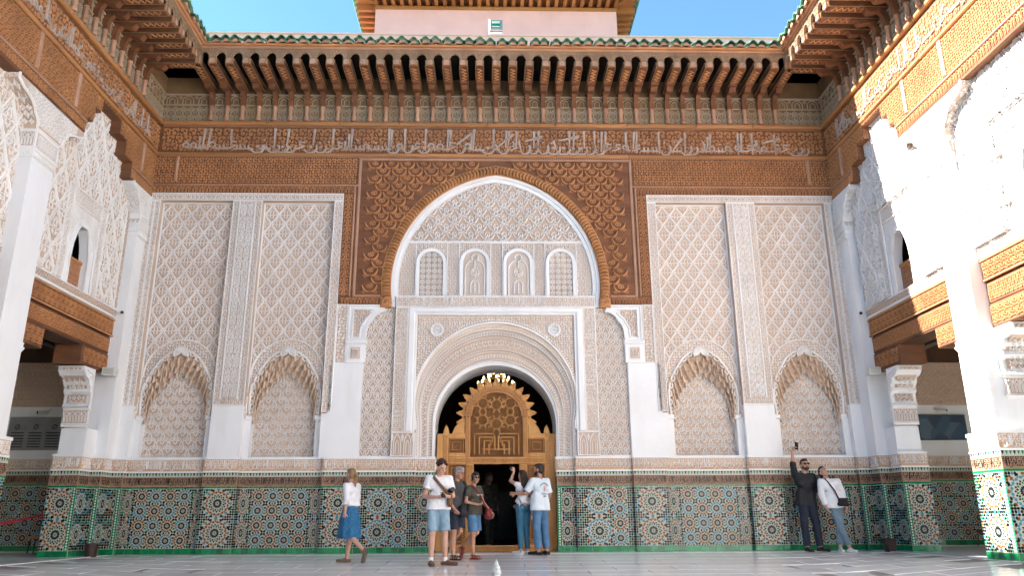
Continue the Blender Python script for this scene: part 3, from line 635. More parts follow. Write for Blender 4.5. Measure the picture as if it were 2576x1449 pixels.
for s in (-1, 1):
    us = lambda a, b: tuple(sorted((s * a, s * b)))
    g = G(); g.bevbox(*us(1.70, 1.85), 2.33, 4.97, -0.36, 0.03, 0.03); g.bevbox(*us(1.66, 1.70), 2.33, 4.82, -0.36, 0.0, 0.01); g.ubox(*us(1.62, 1.70), 1.8, 2.33, -0.36, -0.07)
    obj('frame_moulding', g, ['plaster'], por)
    p = strip_band('inscription_band', por, *us(1.85, 2.12), 2.33, 4.97, 0.0, S_SCROLL, 0.09, 0.09, 0.01, 0.022, 13 + s, depth=0.36)
    # letters run up the band
    g = G(); gg = G(); inscription(gg, -4.9, -2.4, 0.0, 0.22, 0.022, 0.0, 31 + s)
    for V, F in zip(gg.V, gg.F):
        u, h, v = V[:, 0], -V[:, 1], V[:, 2]; g.add(fmap(s * 1.985 + (0.11 - v), -u, h), F - F.min() if len(V) else F)
    obj('carved_lettering', g, ['stucco'], p, kind='stuff')
    p = strip_band('arcade_block', por, *us(1.66, 2.12), 1.85, 2.33, 0.01, S_ARCH, 0.21, 0.42, 0.02, 0.02, None, depth=0.36)
    p = strip_band('carved_panel', por, *us(2.12, 2.77), 1.85, 5.0, -0.09, S_LYRE, 0.225, 0.145, 0.026, 0.012, None, depth=0.27, ms=(0.95, 1.4))
    # bracket capital that carries the timber arch
    g = G(); x0, x1 = us(2.72, 3.13)
    g.bevbox(x0, x1, 3.76, 4.22, -0.36, 0.02, 0.012, 0); g.bevbox(*us(2.70, 3.15), 4.16, 4.24, -0.36, 0.05, 0.02, 0)
    cap = obj('bracket_capital', g, ['plaster'], por)
    prof = [(3.13, 4.24), (3.13, 5.03), (2.36, 5.03), (2.36, 4.88), (2.46, 4.86), (2.56, 4.78), (2.62, 4.68), (2.70, 4.58), (2.74, 4.44), (2.76, 4.24)]
    g = G(); g.extrude([(s * a, b) for a, b in (prof if s < 0 else prof[::-1])], -0.36, -0.01); obj('corbel', g, ['plaster'], cap)
    g = G(); pr = [(s * a, b) for a, b in prof]
    V, F = ribbons([(pr[3:], 0.05), ([(s * 3.10, 4.27), (s * 3.10, 5.0), (s * 2.42, 5.0)], 0.05), ([(s * 3.02, 4.30), (s * 3.02, 4.92), (s * 2.60, 4.92)], 0.03), ([(s * 2.86, 4.30), (s * 2.84, 4.5), (s * 2.74, 4.7), (s * 2.58, 4.86)], 0.045)], 0.035); g.add(fmap(V[:, 0], V[:, 1], V[:, 2] - 0.01), F)
    for u, v in resample(pr[3:], 12): stamp(g, ribbons([dot(0, 0, 0.035)], 0.05), [(u, v)], None, -0.02)
    obj('corbel_rim', g, ['plaster'], cap)
    g = G(); u0, u1 = us(2.62, 3.0); g2 = G()
    curve = lambda u, v: (v > np.interp(np.abs(u), [2.58, 2.74, 2.84, 2.86, 3.1], [4.88, 4.74, 4.52, 4.3, 4.3])) & (np.abs(u) > 2.66)
    fill(g, S_SCROLL, u0, u1, 4.32, 4.9, 0.085, 0.085, 0.016, -0.008, curve, 0, True, 17); obj('corbel_carving', g, ['ochre_ground'], cap, kind='stuff')
    g = G(); u0, u1 = us(2.80, 3.06)
    for d, m in ((0.0, 0), (0.03, 1), (0.055, 0)): g.bevbox(u0 + d, u1 - d, 3.82 + d, 4.12 - d, 0.015, 0.026 + d * 0.1, 0.004, m)
    fill(g, S_ARCH, u0 + 0.06, u1 - 0.06, 3.88, 4.06, 0.07, 0.17, 0.012, 0.032, None, 1, False); obj('arcade_carving', g, ['stucco', 'stucco_ground'], cap, kind='stuff')
p = strip_band('inscription_band', por, -2.12, 2.12, 4.97, 5.21, 0.0, S_SCROLL, 0.09, 0.09, 0.01, 0.02, 19, depth=0.36)
g = G(); inscription(g, -1.85, 1.85, 4.99, 5.19, 0.022, 0.0, 77); obj('carved_lettering', g, ['stucco'], p, kind='stuff')
g = G(); g.bevbox(-1.85, 1.85, 4.84, 4.97, -0.36, 0.032, 0.03); g.bevbox(-1.70, 1.70, 4.80, 4.84, -0.36, 0.0, 0.01); obj('frame_moulding', g, ['plaster'], por)
# ================================================================ TYMPANUM over the door
tym = thing('tympanum', 'white carved stucco tympanum with four latticed windows inside the timber arch', 'tympanum')
CX, CZ = 0.32, 5.5
def parch(r, n=31, z0=5.03):
    a0 = math.asin((z0 - CZ) / r); a1 = math.acos(CX / r)      # right half, from foot to apex
    Rt = [(-CX + r * math.cos(a), CZ + r * math.sin(a)) for a in np.linspace(a0, a1, n)]
    return np.array([(-x, z) for x, z in Rt] + [p for p in Rt[-2::-1]])
def inarch(r): return lambda u, v: np.hypot(np.abs(u) + CX, v - CZ) < r
g = G(); P = parch(2.60, 31, 5.2); g.extrude([tuple(p) for p in P], -0.36, -0.12) ; obj('back_plate', g, ['stucco_ground'], tym)
g = G()
for r0, r1, h0, h1 in ((2.585, 2.50, -0.12, -0.02), (2.50, 2.42, -0.12, -0.06)):
    A, B = parch(r0, 31, 4.98), parch(r1, 31, 4.98); f = lambda Q, h: fmap(Q[:, 0], Q[:, 1], np.full(len(Q), h))
    g.grid(np.array([f(A, h0), f(A, h1), f(B, h1), f(B, h0)]))
obj('arch_moulding', g, ['plaster'], tym)
g = G(); fill(g, scaled(S_LYRE, 1.0), -2.2, 2.2, 6.50, 8.05, 0.37, 0.185, 0.04, -0.12, inarch(2.42), ms=(0.95, 1.35)); obj('lyre_carving', g, ['stucco'], tym, kind='stuff')
g = G(); g.bevbox(-2.02, 2.02, 6.45, 6.50, -0.12, -0.08, 0.01); g.bevbox(-2.15, 2.15, 5.21, 5.25, -0.12, -0.05, 0.01); obj('string_course', g, ['plaster'], tym)
for i, cx in enumerate((-1.40, -0.455, 0.49, 1.42)):
    g = G(); g.bevbox(cx - 0.355, cx - 0.33, 5.25, 6.45, -0.12, -0.085, 0.005); g.bevbox(cx + 0.33, cx + 0.355, 5.25, 6.45, -0.12, -0.085, 0.005)
    def wa(r, n=17): return np.array([(cx - r, 5.25)] + [(cx - r * math.cos(a), 6.0 + r * math.sin(a)) for a in np.linspace(0, math.pi, n)] + [(cx + r, 5.25)])
    A, B = wa(0.325), wa(0.255)
    g.grid(np.array([f(A, -0.12), f(A, -0.05), f(B, -0.06), f(B, -0.16)]))
    w = obj('lattice_window', g, ['plaster'], tym)
    g = G(); g.extrude([tuple(p) for p in wa(0.26)], -0.119, -0.116); obj('window_backing', g, ['stucco_ground'], w)
    g = G(); ins = lambda u, v: (np.abs(u - cx) < 0.25) & ((v < 6.0) | (np.hypot(u - cx, v - 6.0) < 0.25))
    if i in (0, 3): fill(g, [(arc(0, 0, 0.36, 0, 360, 9), 0.13)] + [([(0.1 * math.cos(a), 0.1 * math.sin(a)), (0.48 * math.cos(a), 0.48 * math.sin(a))], 0.13) for a in np.arange(8) * math.pi / 4], cx - 0.25, cx + 0.25, 5.25, 6.25, 0.125, 0.125, 0.03, -0.117, ins, 0, False)
    else:
        fill(g, [(arc(0, 0, 0.4, 0, 360, 7), 0.2)], cx - 0.25, cx + 0.25, 5.25, 6.25, 0.05, 0.045, 0.012, -0.117, ins)
        V, F = ribbons([(arc(cx, 6.12, 0.07, 0, 360, 15), 0.025), ([(cx - 0.21, 5.25), (cx - 0.21, 5.85)] + arc(cx, 5.85, 0.21, 180, 0, 11) + [(cx + 0.21, 5.85), (cx + 0.21, 5.25)], 0.028), (arc(cx, 5.78, 0.09, 0, 360, 9), 0.028), (arc(cx, 5.78, 0.045, 0, 360, 9), 0.02),
                         ([(cx - 0.09, 5.30), (cx - 0.09, 5.5)] + arc(cx, 5.5, 0.09, 180, 0, 7) + [(cx + 0.09, 5.3)], 0.026), ([(cx, 5.3), (cx, 5.56)], 0.02), ([(cx, 6.05), (cx, 5.87)], 0.02)], 0.035); g.add(fmap(V[:, 0], V[:, 1], V[:, 2] - 0.11), F)
    obj('window_lattice', g, ['stucco'], w, kind='stuff')
    g = G(); fill(g, S_SCROLL, cx - 0.33, cx + 0.33, 6.0, 6.44, 0.1, 0.1, 0.02, -0.12, lambda u, v: np.hypot(u - cx, v - 6.0) > 0.34, 0, True, 23 + i); obj('window_spandrel', g, ['stucco'], w, kind='stuff')
for a, b in ((-2.3, -1.76), (-1.04, -0.81), (-0.10, 0.13), (0.85, 1.06), (1.78, 2.3)):
    g = G(); fill(g, S_SCROLL, a, b, 5.26, 6.45, 0.075, 0.075, 0.016, -0.12, inarch(2.42), 0, True, 29); obj('column_carving', g, ['stucco'], tym, kind='stuff')
# ================================================================ TIMBER FRIEZE
fr = thing('timber_frieze', 'dark carved timber frieze with pale inscription band over the arch', 'frieze')
WINGS = ribbons(scaled(mirror([([(0.03, -0.30), (0.16, -0.34), (0.30, -0.20), (0.40, 0.05), (0.44, 0.3)], [0.06, 0.2, 0.22, 0.15, 0.03])]), 0.36, 0.235), 0.055, 0.55)
gw = G(); gw.add(fmap(WINGS[0][:, 0], WINGS[0][:, 1], WINGS[0][:, 2]), WINGS[1])
V, F = ribbons(scaled([(arc(0, 0.18, 0.17, 0, 360, 9), 0.08), dot(0, 0.18, 0.08)] + mirror([(spiral(0.33, -0.36, 0.13, 90, -1, 7), 0.06)]), 0.36, 0.235), 0.025); gw.add(fmap(V[:, 0], V[:, 1], V[:, 2]), F)
WING = gw.mesh('palmette', ['wood_carve'])
gd = G(); W = []
for t in np.linspace(0, 1, 6):
    row = []
    for a in np.linspace(0, math.pi, 5): row.append((0.036 * math.cos(a) + 0.03 * math.sin(t * math.pi) - 0.015, -0.06 * math.sin(a) - 0.005 - 0.03 * math.sin(t * math.pi), (t - 0.5) * 0.17))
    W.append(row)
gd.grid(np.array(W)); GAD = gd.mesh('gadroon', ['wood_gold'], True)
for s in (-1, 1):
    us = lambda a, b: tuple(sorted((s * a, s * b)))
    ap = parch(2.76, 31); half = [tuple(p) for p in ap if p[0] <= 0.0001]         # left foot -> apex
    poly = [(-3.36, 5.03)] + [(x, z) for x, z in half] + [(-0.002, 8.47), (-7.58, 8.47), (-7.58, 7.575), (-3.36, 7.575)]
    poly = [(s * -x, z) for x, z in poly]
    if s > 0: poly = poly[::-1]
    g = G(); g.extrude(poly, -0.3, 0.02); pl = obj('arch_board', g, ['wood'], fr)
    rin = lambda u, v: np.hypot(np.abs(u) + CX, v - CZ) > 2.80
    n = 0
    for j in range(17):
        zc = 8.26 - j * 0.18
        for i in range(9):
            xc = 0.18 + (i + (0.5 if j % 2 else 0)) * 0.36
            if xc > 2.86 or zc < 5.2: continue
            c = np.array([[xc - 0.02, zc - 0.04], [xc, zc]])
            if rin(c[:, 0], c[:, 1]).all(): link('palmette', WING, pl, (s * xc, -0.02, zc)); n += 1
    # seams of the boards and the plain frame round the palmettes
    g = G(); u0, u1 = us(3.0, 3.06)
    g.bevbox(u0, u1, 5.2, 8.38, 0.02, 0.045, 0.01); g.bevbox(*us(0.0, 3.06), 8.38, 8.43, 0.02, 0.046, 0.01); g.bevbox(*us(2.46, 3.06), 5.18, 5.23, 0.02, 0.044, 0.01)
    g.bevbox(*us(3.06, 7.58), 7.745, 7.785, 0.02, 0.055, 0.012); g.bevbox(*us(3.10, 3.14), 5.20, 7.745, 0.02, 0.05, 0.01)
    obj('frame_moulding', g, ['wood_pale'], pl)
    rp = random.Random(11 + s)
    for k in range(5):
        z0 = 7.79 + k * 0.132; cuts = [3.07] + sorted(rp.uniform(3.6, 7.2) for _ in range(3)) + [7.56]
        for p0, p1 in zip(cuts[:-1], cuts[1:]):
            g = G(); g.bevbox(*us(p0 + 0.002, p1 - 0.002), z0 + 0.002, z0 + 0.130, 0.015, 0.024 + rp.uniform(0, 0.004), 0.003); obj('plank', g, ['wood'], pl)
    g = G(); fill(g, S_ARCH, *us(3.14, 7.56), 7.585, 7.74, 0.15, 0.15, 0.02, 0.02, None, 0, False); fill(g, S_PALM, *us(3.15, 3.35), 5.22, 7.56, 0.2, 0.2, 0.02, 0.02, None, 0, False); fill(g, S_ARCH, *us(2.5, 3.3), 5.04, 5.175, 0.14, 0.13, 0.02, 0.02, None, 0, False)
    fill(g, S_SCROLL, *us(3.10, 7.56), 7.80, 8.42, 0.118, 0.118, 0.018, 0.024, None, 0, True, 41)
    obj('band_carving', g, ['wood_carve'], pl, kind='stuff')
    g = G()
    for k in range(14): g.ubox(*us(2.5, 2.99), 5.35 + 0.19 * k, 5.355 + 0.19 * k, 0.02, 0.024)
    obj('board_seams', g, ['wood_dark'], pl, kind='stuff')
    g = G(); g.bevbox(*us(7.06, 7.13), 7.84, 8.44, 0.02, 0.07, 0.02); obj('batten', g, ['wood_pale'], pl)
    # rope moulding along the arch
    hp = parch(2.665, 61); hp = hp[hp[:, 0] <= 0.02]; Q = resample(hp, 57)
    for i in range(56):
        q = (Q[i] + Q[i + 1]) / 2; d = Q[i + 1] - Q[i]; a = math.atan2(d[1], d[0])
        o = link('gadroon', GAD, pl, (s * -q[0], -0.015, q[1])); aa = a if s < 0 else -a
        o.rotation_euler = (0, -aa, 0)
        if s > 0: o.scale = (-1, 1, 1)
    g = G(); A, B = parch(2.76, 31), parch(2.57, 31); A = A[A[:, 0] <= 0.001] * (s * -1, 1); B = B[B[:, 0] <= 0.001] * (s * -1, 1)
    g.grid(np.array([f(A, 0.04), f(A, 0.01), f(B, -0.01), f(B, -0.13)]))
    V, F = ribbons([(A, 0.03)], 0.035); g.add(fmap(V[:, 0], V[:, 1], V[:, 2] + 0.02), F); obj('arch_rib', g, ['wood_carve'], pl)
    # scroll block at the foot of the arch
    g = G(); g.bevbox(*us(2.22, 2.46), 4.96, 5.17, -0.25, 0.08, 0.04)
    V, F = ribbons([(spiral(s * 2.34, 5.06, 0.085, 0, 1.3, 14), 0.03)], 0.03); g.add(fmap(V[:, 0], V[:, 1], V[:, 2] + 0.08), F)
    V, F = ribbons([(spiral(s * 2.36, 5.25, 0.08, 0, 1.3, 14), 0.04)], 0.05); g.add(fmap(V[:, 0], V[:, 1], V[:, 2] + 0.03), F)
    obj('scroll_block', g, ['wood_carve'], pl)
# inscription board
g = G(); g.ubox(-7.58, 7.58, 8.55, 9.20, -0.3, 0.022); ib = obj('inscription_board', g, ['wood'], fr)
g = G(); fill(g, S_SCROLL, -7.5, 7.5, 8.58, 9.15, 0.19, 0.19, 0.02, 0.03, None, 0, True, 51, 0.06); obj('vine_carving', g, ['wood_carve'], ib, kind='stuff')
rp = random.Random(23)
for k in range(4):
    z0 = 8.55 + k * 0.1625; cuts = [-7.58] + sorted(rp.uniform(-6.8, 6.8) for _ in range(7)) + [7.58]
    for p0, p1 in zip(cuts[:-1], cuts[1:]):
        g = G(); g.bevbox(p0 + 0.002, p1 - 0.002, z0 + 0.002, z0 + 0.160, 0.02, 0.030 + rp.uniform(0, 0.005), 0.003); obj('plank', g, ['wood'], ib)
# pale raised letters: the tall stems and slanting strokes stand where the inscription has them (top u, v, foot u, v)
STEMS = [(-6.56, 9.14, -6.58, 8.62), (-6.43, 9.14, -6.47, 8.61), (-6.66, 8.94, -6.66, 8.64), (-5.97, 9.13, -5.96, 8.72), (-4.99, 9.15, -4.99, 8.67), (-4.68, 9.14, -4.71, 8.7), (-4.1, 9.14, -4.12, 8.74), (-3.68, 9.15, -3.68, 8.68), (-3.25, 9.15, -3.27, 8.63), (-3.32, 9.03, -3.32, 8.68), (-3.4, 8.85, -3.41, 8.65), (-2.42, 9.16, -2.42, 8.62), (-2.36, 9.14, -2.37, 8.72), (-2.06, 9.16, -2.06, 8.62), (-1.59, 9.16, -1.6, 8.63), (-1.08, 9.15, -1.1, 8.68), (-1.02, 9.15, -1.05, 8.71), (-0.49, 9.16, -0.52, 8.63), (-0.55, 9.04, -0.56, 8.68), (-0.05, 9.16, -0.06, 8.64), (0.24, 9.14, 0.22, 8.7), (0.3, 9.13, 0.28, 8.69), (0.47, 9.13, 0.46, 8.72), (0.52, 8.88, 0.57, 8.64), (0.87, 9.12, 0.86, 8.69), (0.98, 9.13, 0.95, 8.68), (1.31, 8.89, 1.38, 8.65), (1.68, 9.13, 1.67, 8.68), (1.79, 9.13, 1.76, 8.7), (2.01, 9.13, 2.01, 8.7), (2.25, 9.14, 2.25, 8.68), (2.42, 9.13, 2.39, 8.62), (2.51, 9.13, 2.48, 8.69), (2.97, 9.12, 2.96, 8.69), (3.16, 9.12, 3.13, 8.69), (3.22, 9.12, 3.2, 8.59), (3.72, 9.12, 3.72, 8.58), (4.33, 9.1, 4.31, 8.6), (4.92, 9.09, 4.89, 8.72), (4.85, 9.01, 4.83, 8.7), (4.76, 8.84, 4.75, 8.62), (5.55, 9.1, 5.53, 8.57), (5.63, 9.1, 5.61, 8.66), (5.87, 9.1, 5.86, 8.57), (5.96, 8.93, 6.03, 8.59), (6.39, 9.08, 6.39, 8.57)]
DIAG = [(-0.54, 9.07, -0.89, 8.78), (0.39, 9.05, 0.05, 8.73), (1.06, 8.99, 0.66, 8.87), (1.89, 9.0, 1.42, 8.89), (4.25, 8.97, 4.02, 8.65), (6.52, 8.98, 6.09, 8.86)]
gl = G(); st = []
for a, t, b, q in STEMS: st.append(([(a, t), (a * 0.8 + b * 0.2, t * 0.8 + q * 0.2), (b, q)], [0.07, 0.055, 0.03]))
for a, t, b, q in DIAG: st.append(([(a, t), ((a + b) / 2, (t + q) / 2), (b, q)], [0.08, 0.055, 0.03]))
V, F = ribbons(st, 0.03); gl.add(fmap(V[:, 0], V[:, 1], V[:, 2] + 0.03), F)
rl = random.Random(8); u = -7.05
LOW = [GLY[k][0] for k in (1, 2, 3, 4, 7)]
while u < 7.0:
    S = LOW[rl.randrange(5)]; k = rl.uniform(0.48, 0.62)
    stamp(gl, ribbons(scaled(S, k * 1.1, k), 0.03), [(u, 8.62)], None, 0.03)
    if rl.random() < 0.4: stamp(gl, ribbons([dot(0, 0, 0.026)], 0.03), [(u + 0.1, 8.62 + rl.uniform(0.18, 0.27))], None, 0.03)
    u += rl.uniform(0.17, 0.25)
obj('raised_lettering', gl, ['letter_paint'], ib, kind='stuff')
xs = [-7.58, -6.9, -5.2, -3.55, -2.2, -0.2, 1.35, 3.0, 4.6, 5.9, 7.58]
for a, b in zip(xs[:-1], xs[1:]):
    g = G(); g.bevbox(a + 0.002, b - 0.002, 9.22, 9.32, -0.3, 0.10, 0.025); obj('gold_rail', g, ['wood_gold'], fr)
    g = G(); g.bevbox(a + 0.002, b - 0.002, 8.465, 8.545, -0.3, 0.07, 0.02); obj('gold_rail', g, ['wood_gold'], fr)
g = G()
for k in range(360): x = -7.5 + k * 0.0417; g.ubox(x, x + 0.02, 9.185, 9.215, 0.03, 0.05); g.ubox(x, x + 0.02, 8.44, 8.462, 0.02, 0.04)
obj('bead_row', g, ['wood_pale'], fr, kind='stuff')

# ================================================================ EAVES
def lobes(c, w, v0, v1, n=7):
    """lobed arch line from left foot to right foot"""
    base = [(c - w / 2, v0), (c - w / 2, v0 + (v1 - v0) * 0.35)] + [(c - w / 2 * math.cos(a), v0 + (v1 - v0) * (0.35 + 0.65 * math.sin(a))) for a in np.linspace(0.25, math.pi - 0.25, 7)] + [(c + w / 2, v0 + (v1 - v0) * 0.35), (c + w / 2, v0)]
    Q = resample(base, 10); out = [tuple(Q[0])]
    for i in range(9):
        q = (Q[i] + Q[i + 1]) / 2; d = Q[i + 1] - Q[i]; nrm = np.array([-d[1], d[0]]); nrm /= np.linalg.norm(nrm) + 1e-9
        if 0 < i < 8: out.append(tuple(q + nrm * 0.014))
        out.append(tuple(Q[i + 1]))
    return out
# one bracket: turned post, curved corbel, leaf block, long arm
g = G()
g.lathe([(0.0, 9.335), (0.05, 9.345), (0.062, 9.38), (0.05, 9.425), (0.036, 9.43), (0.044, 9.46), (0.044, 9.66), (0.055, 9.67), (0.055, 9.70)], (0, -0.055, 0), 9, 1)
g.box(-0.055, 0.055, 0.0, -0.11, 9.70, 9.82, 0)
g.extrude([(0.0, 9.80), (0.11, 9.82), (0.13, 9.92), (0.19, 10.0), (0.28, 10.05), (0.40, 10.08), (0.0, 10.12)], -0.05, 0.05, 0, 'u')
g.extrude([(0.17, 10.02), (0.30, 9.985), (0.40, 9.97), (0.44, 10.0), (0.47, 10.06), (0.55, 10.05), (0.58, 10.09), (0.2, 10.12)], -0.07, 0.07, 0, 'u')
g.box(-0.085, 0.085, 0.0, -1.16, 10.085, 10.235, 0)
for x in (-0.088, 0.088): g.box(x - 0.006, x + 0.006, 0.0, -1.165, 10.215, 10.24, 2); g.box(x - 0.006, x + 0.006, 0.0, -1.165, 10.08, 10.095, 2)
V, F = ribbons([([(-0.05, h), (0.05, h + 0.06), (-0.05, h + 0.12)], 0.03) for h in (0.6, 0.72, 0.84, 0.96)], 0.012)
g.add(np.stack([V[:, 0], -V[:, 1], 10.085 - V[:, 2]], -1), F[:, ::-1], 3)
g.box(-0.085, 0.085, -1.155, -1.185, 10.10, 10.225, 3)
BRK = g.mesh('bracket', ['wood', 'wood_pale', 'bracket_edge', 'wood_carve'])
P_ = 0.36
g = G(); lb = lobes(0, 0.225, 10.10, 10.37)
g.extrude([(-P_ / 2, 10.10)] + lb + [(P_ / 2, 10.10), (P_ / 2, 10.46), (-P_ / 2, 10.46)], 1.165, 1.215, 0)
V, F = ribbons([(lb, 0.02)], 0.012); g.add(fmap(V[:, 0], V[:, 1], V[:, 2] + 1.215), F, 1)
fill(g, S_SCROLL, -P_ / 2, P_ / 2, 10.24, 10.45, 0.06, 0.06, 0.008, 1.215, lambda u, v: np.hypot(u / 0.14, (v - 10.2) / 0.185) > 1, 1, True, 2)
for e in (-1, 1): g.bevbox(*sorted((e * P_ / 2, e * 0.118)), 10.225, 10.24, 1.21, 1.23, 0.003, 1)
FAS = g.mesh('fascia_arch', ['wood_pale', 'bracket_edge'])
TP = 0.2365
def tile_wave(h0, h1, v0, v1, th):
    n = 16; W = []
    for hh, vv in ((h0, v0), (h0 * 0.6 + h1 * 0.4, v0 * 0.6 + v1 * 0.4), (h1, v1)):
        u = np.linspace(-TP / 2, TP / 2, n + 1); z = vv + 0.042 * np.sign(np.cos(2 * np.pi * u / TP)) * np.abs(np.cos(2 * np.pi * u / TP)) ** 0.75
        W.append((u, z, hh))
    return W
g = G(); W = tile_wave(1.43, 0.9, 10.60, 10.80, 0)
top = np.array([fmap(u, z + 0.018, np.full(len(u), h)) for u, z, h in W]); bot = np.array([fmap(u, z, np.full(len(u), h)) for u, z, h in W])
g.grid(top[::-1]); g.grid(bot); g.grid(np.array([bot[0], top[0]]))
W2 = tile_wave(1.40, 1.28, 10.555, 10.60, 0); a = W2[0]
g.grid(np.array([fmap(a[0], a[1] * 0 + 10.53, np.full(len(a[0]), 1.36)), fmap(a[0], a[1], np.full(len(a[0]), 1.37)), fmap(a[0], a[1], np.full(len(a[0]), 1.2))]), 1)
RTILE = g.mesh('roof_tile', ['roof_glaze', 'wood_pale'], False)
def eave(label, loc, rz, u0, u1, arms, wall=(-7.58, 7.58), lit=0):
    t = thing('eave', label, 'eave', loc, rz, None)
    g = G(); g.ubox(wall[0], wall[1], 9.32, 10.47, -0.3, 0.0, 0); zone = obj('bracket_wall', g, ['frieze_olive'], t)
    g = G(); fill(g, S_ARCH, wall[0], wall[1], 9.34, 9.68, 0.12, 0.17, 0.008, 0.0); fill(g, S_STAR, wall[0], wall[1], 9.34, 9.74, 0.18, 0.2, 0.012, 0.0, None, 0, False); fill(g, S_ARCH, wall[0], wall[1], 9.76, 10.0, 0.36, 0.24, 0.02, 0.0, None, 0, False)
    g.bevbox(wall[0], wall[1], 9.74, 9.765, 0, 0.03, 0.005); g.bevbox(wall[0], wall[1], 10.0, 10.03, 0, 0.05, 0.008)
    obj('wall_carving', g, ['frieze_line'], zone, kind='stuff')
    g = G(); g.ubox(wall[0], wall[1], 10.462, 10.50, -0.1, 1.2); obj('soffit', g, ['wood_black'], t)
    g = G(); g.bevbox(u0, u1, 10.46, 10.50, 1.1, 1.25, 0.015, 0); g.bevbox(u0 - 0.02, u1 + 0.02, 10.50, 10.545, 1.1, 1.31, 0.02, 1); obj('cornice', g, ['wood_pale', 'wood_carve'], t)
    rj = random.Random(6)
    for a in arms:
        o = link('bracket', BRK, t, (a + rj.uniform(-0.006, 0.006), 0, 0)); o.rotation_euler = (0, 0, R(rj.uniform(-0.5, 0.5)))
    arms = sorted(arms)
    for a, b in zip(arms[:-1], arms[1:]):
        if abs(b - a - P_) < 0.01: link('fascia_arch', FAS, t, ((a + b) / 2, 0, 0))
    n = int(round((u1 - u0) / TP))
    for i in range(n):
        o = link('roof_tile', RTILE, t, (u0 + (i + 0.5) * (u1 - u0) / n, rj.uniform(-0.025, 0.02), rj.uniform(-0.01, 0.01))); o.rotation_euler = (0, R(rj.uniform(-0.08, 0.08)), R(rj.uniform(-1.2, 1.2)))
    g = G(); g.grid(np.array([[(u, -h, v) for u in (u0 - 1.4, u1 + 1.4)] for h, v in ((0.95, 10.74), (-0.75, 11.5))])); obj('roof_slope', g, ['roof_glaze'], t)
    return t
eave('carved timber eave with long brackets and green tiles above the doorway facade', (0, 0, 0), 0, -6.42, 6.42, [i * P_ for i in range(-18, 19)])
armsL = [-(1.12 + i * P_) for i in range(20)]
eave('shaded timber bracket eave with green tiles along the left side wall', (-7.58, 0, 0), R(90), -26, -1.30, armsL, (-26, 0))
eave('timber bracket eave above the sunlit right side wall', (7.58, 0, 0), R(-90), 1.30, 26, [-a for a in armsL], (0, 26))
# parapet of the upper storey, pavilion behind
g = G(); g.box(-8.6, 8.6, 0.6, 1.1, 10.8, 12.07); g.box(-8.6, 8.6, 0.56, 1.14, 12.07, 12.11)
tag(obj('parapet_wall', g, ['pink_wall']), 'low pink plaster parapet above the green tiled facade roof', 'wall')
pav = thing('pavilion', 'pink plaster upper hall with orange timber rafters rising behind the parapet', 'building', (0.04, 5, 0))
g = G(); g.box(-3.8, 3.8, 0, 12, 10.5, 16.15); obj('wall', g, ['pink_wall'], pav)
g = G(); g.box(-4.4, 4.4, -0.62, 12.6, 16.42, 16.48); roof = obj('roof', g, ['wood_gold'], pav)
g = G(); g.box(-3.82, 3.82, -0.03, 0.0, 16.05, 16.17); g.box(-3.83, -3.80, 0, 12, 16.05, 16.17); g.box(3.80, 3.83, 0, 12, 16.05, 16.17); g.box(-4.42, 4.42, -0.66, -0.62, 16.30, 16.46); obj('wall_plate', g, ['wood_gold'], roof)
g = G(); g.box(-0.055, 0.055, -0.62, 0.2, 16.20, 16.42); RAF = g.mesh('rafter', ['wood_gold'])
for i in range(29): link('rafter', RAF, roof, (-3.78 + i * 0.27, 0, 0))
for s in (-1, 1):
    for k in range(10): link('rafter', RAF, roof, (s * 3.82, 0.3 + k * 0.3, 0), s * R(90))
    g = G()
    for k in range(26):
        y = -0.6 + k * 0.26; g.tube([(s * 4.30, y, 16.56), (s * 4.56, y, 16.46)], 0.1, 8)
    obj('edge_tiles', g, ['roof_glaze'], roof, kind='stuff')
g = G()
for s in (-1, 1):
    g.tube([(s * 3.85, 0.0, 16.3), (s * 4.4, -0.62, 16.3)], 0.06, 6)
obj('hip_rafters', g, ['wood_gold'], roof)
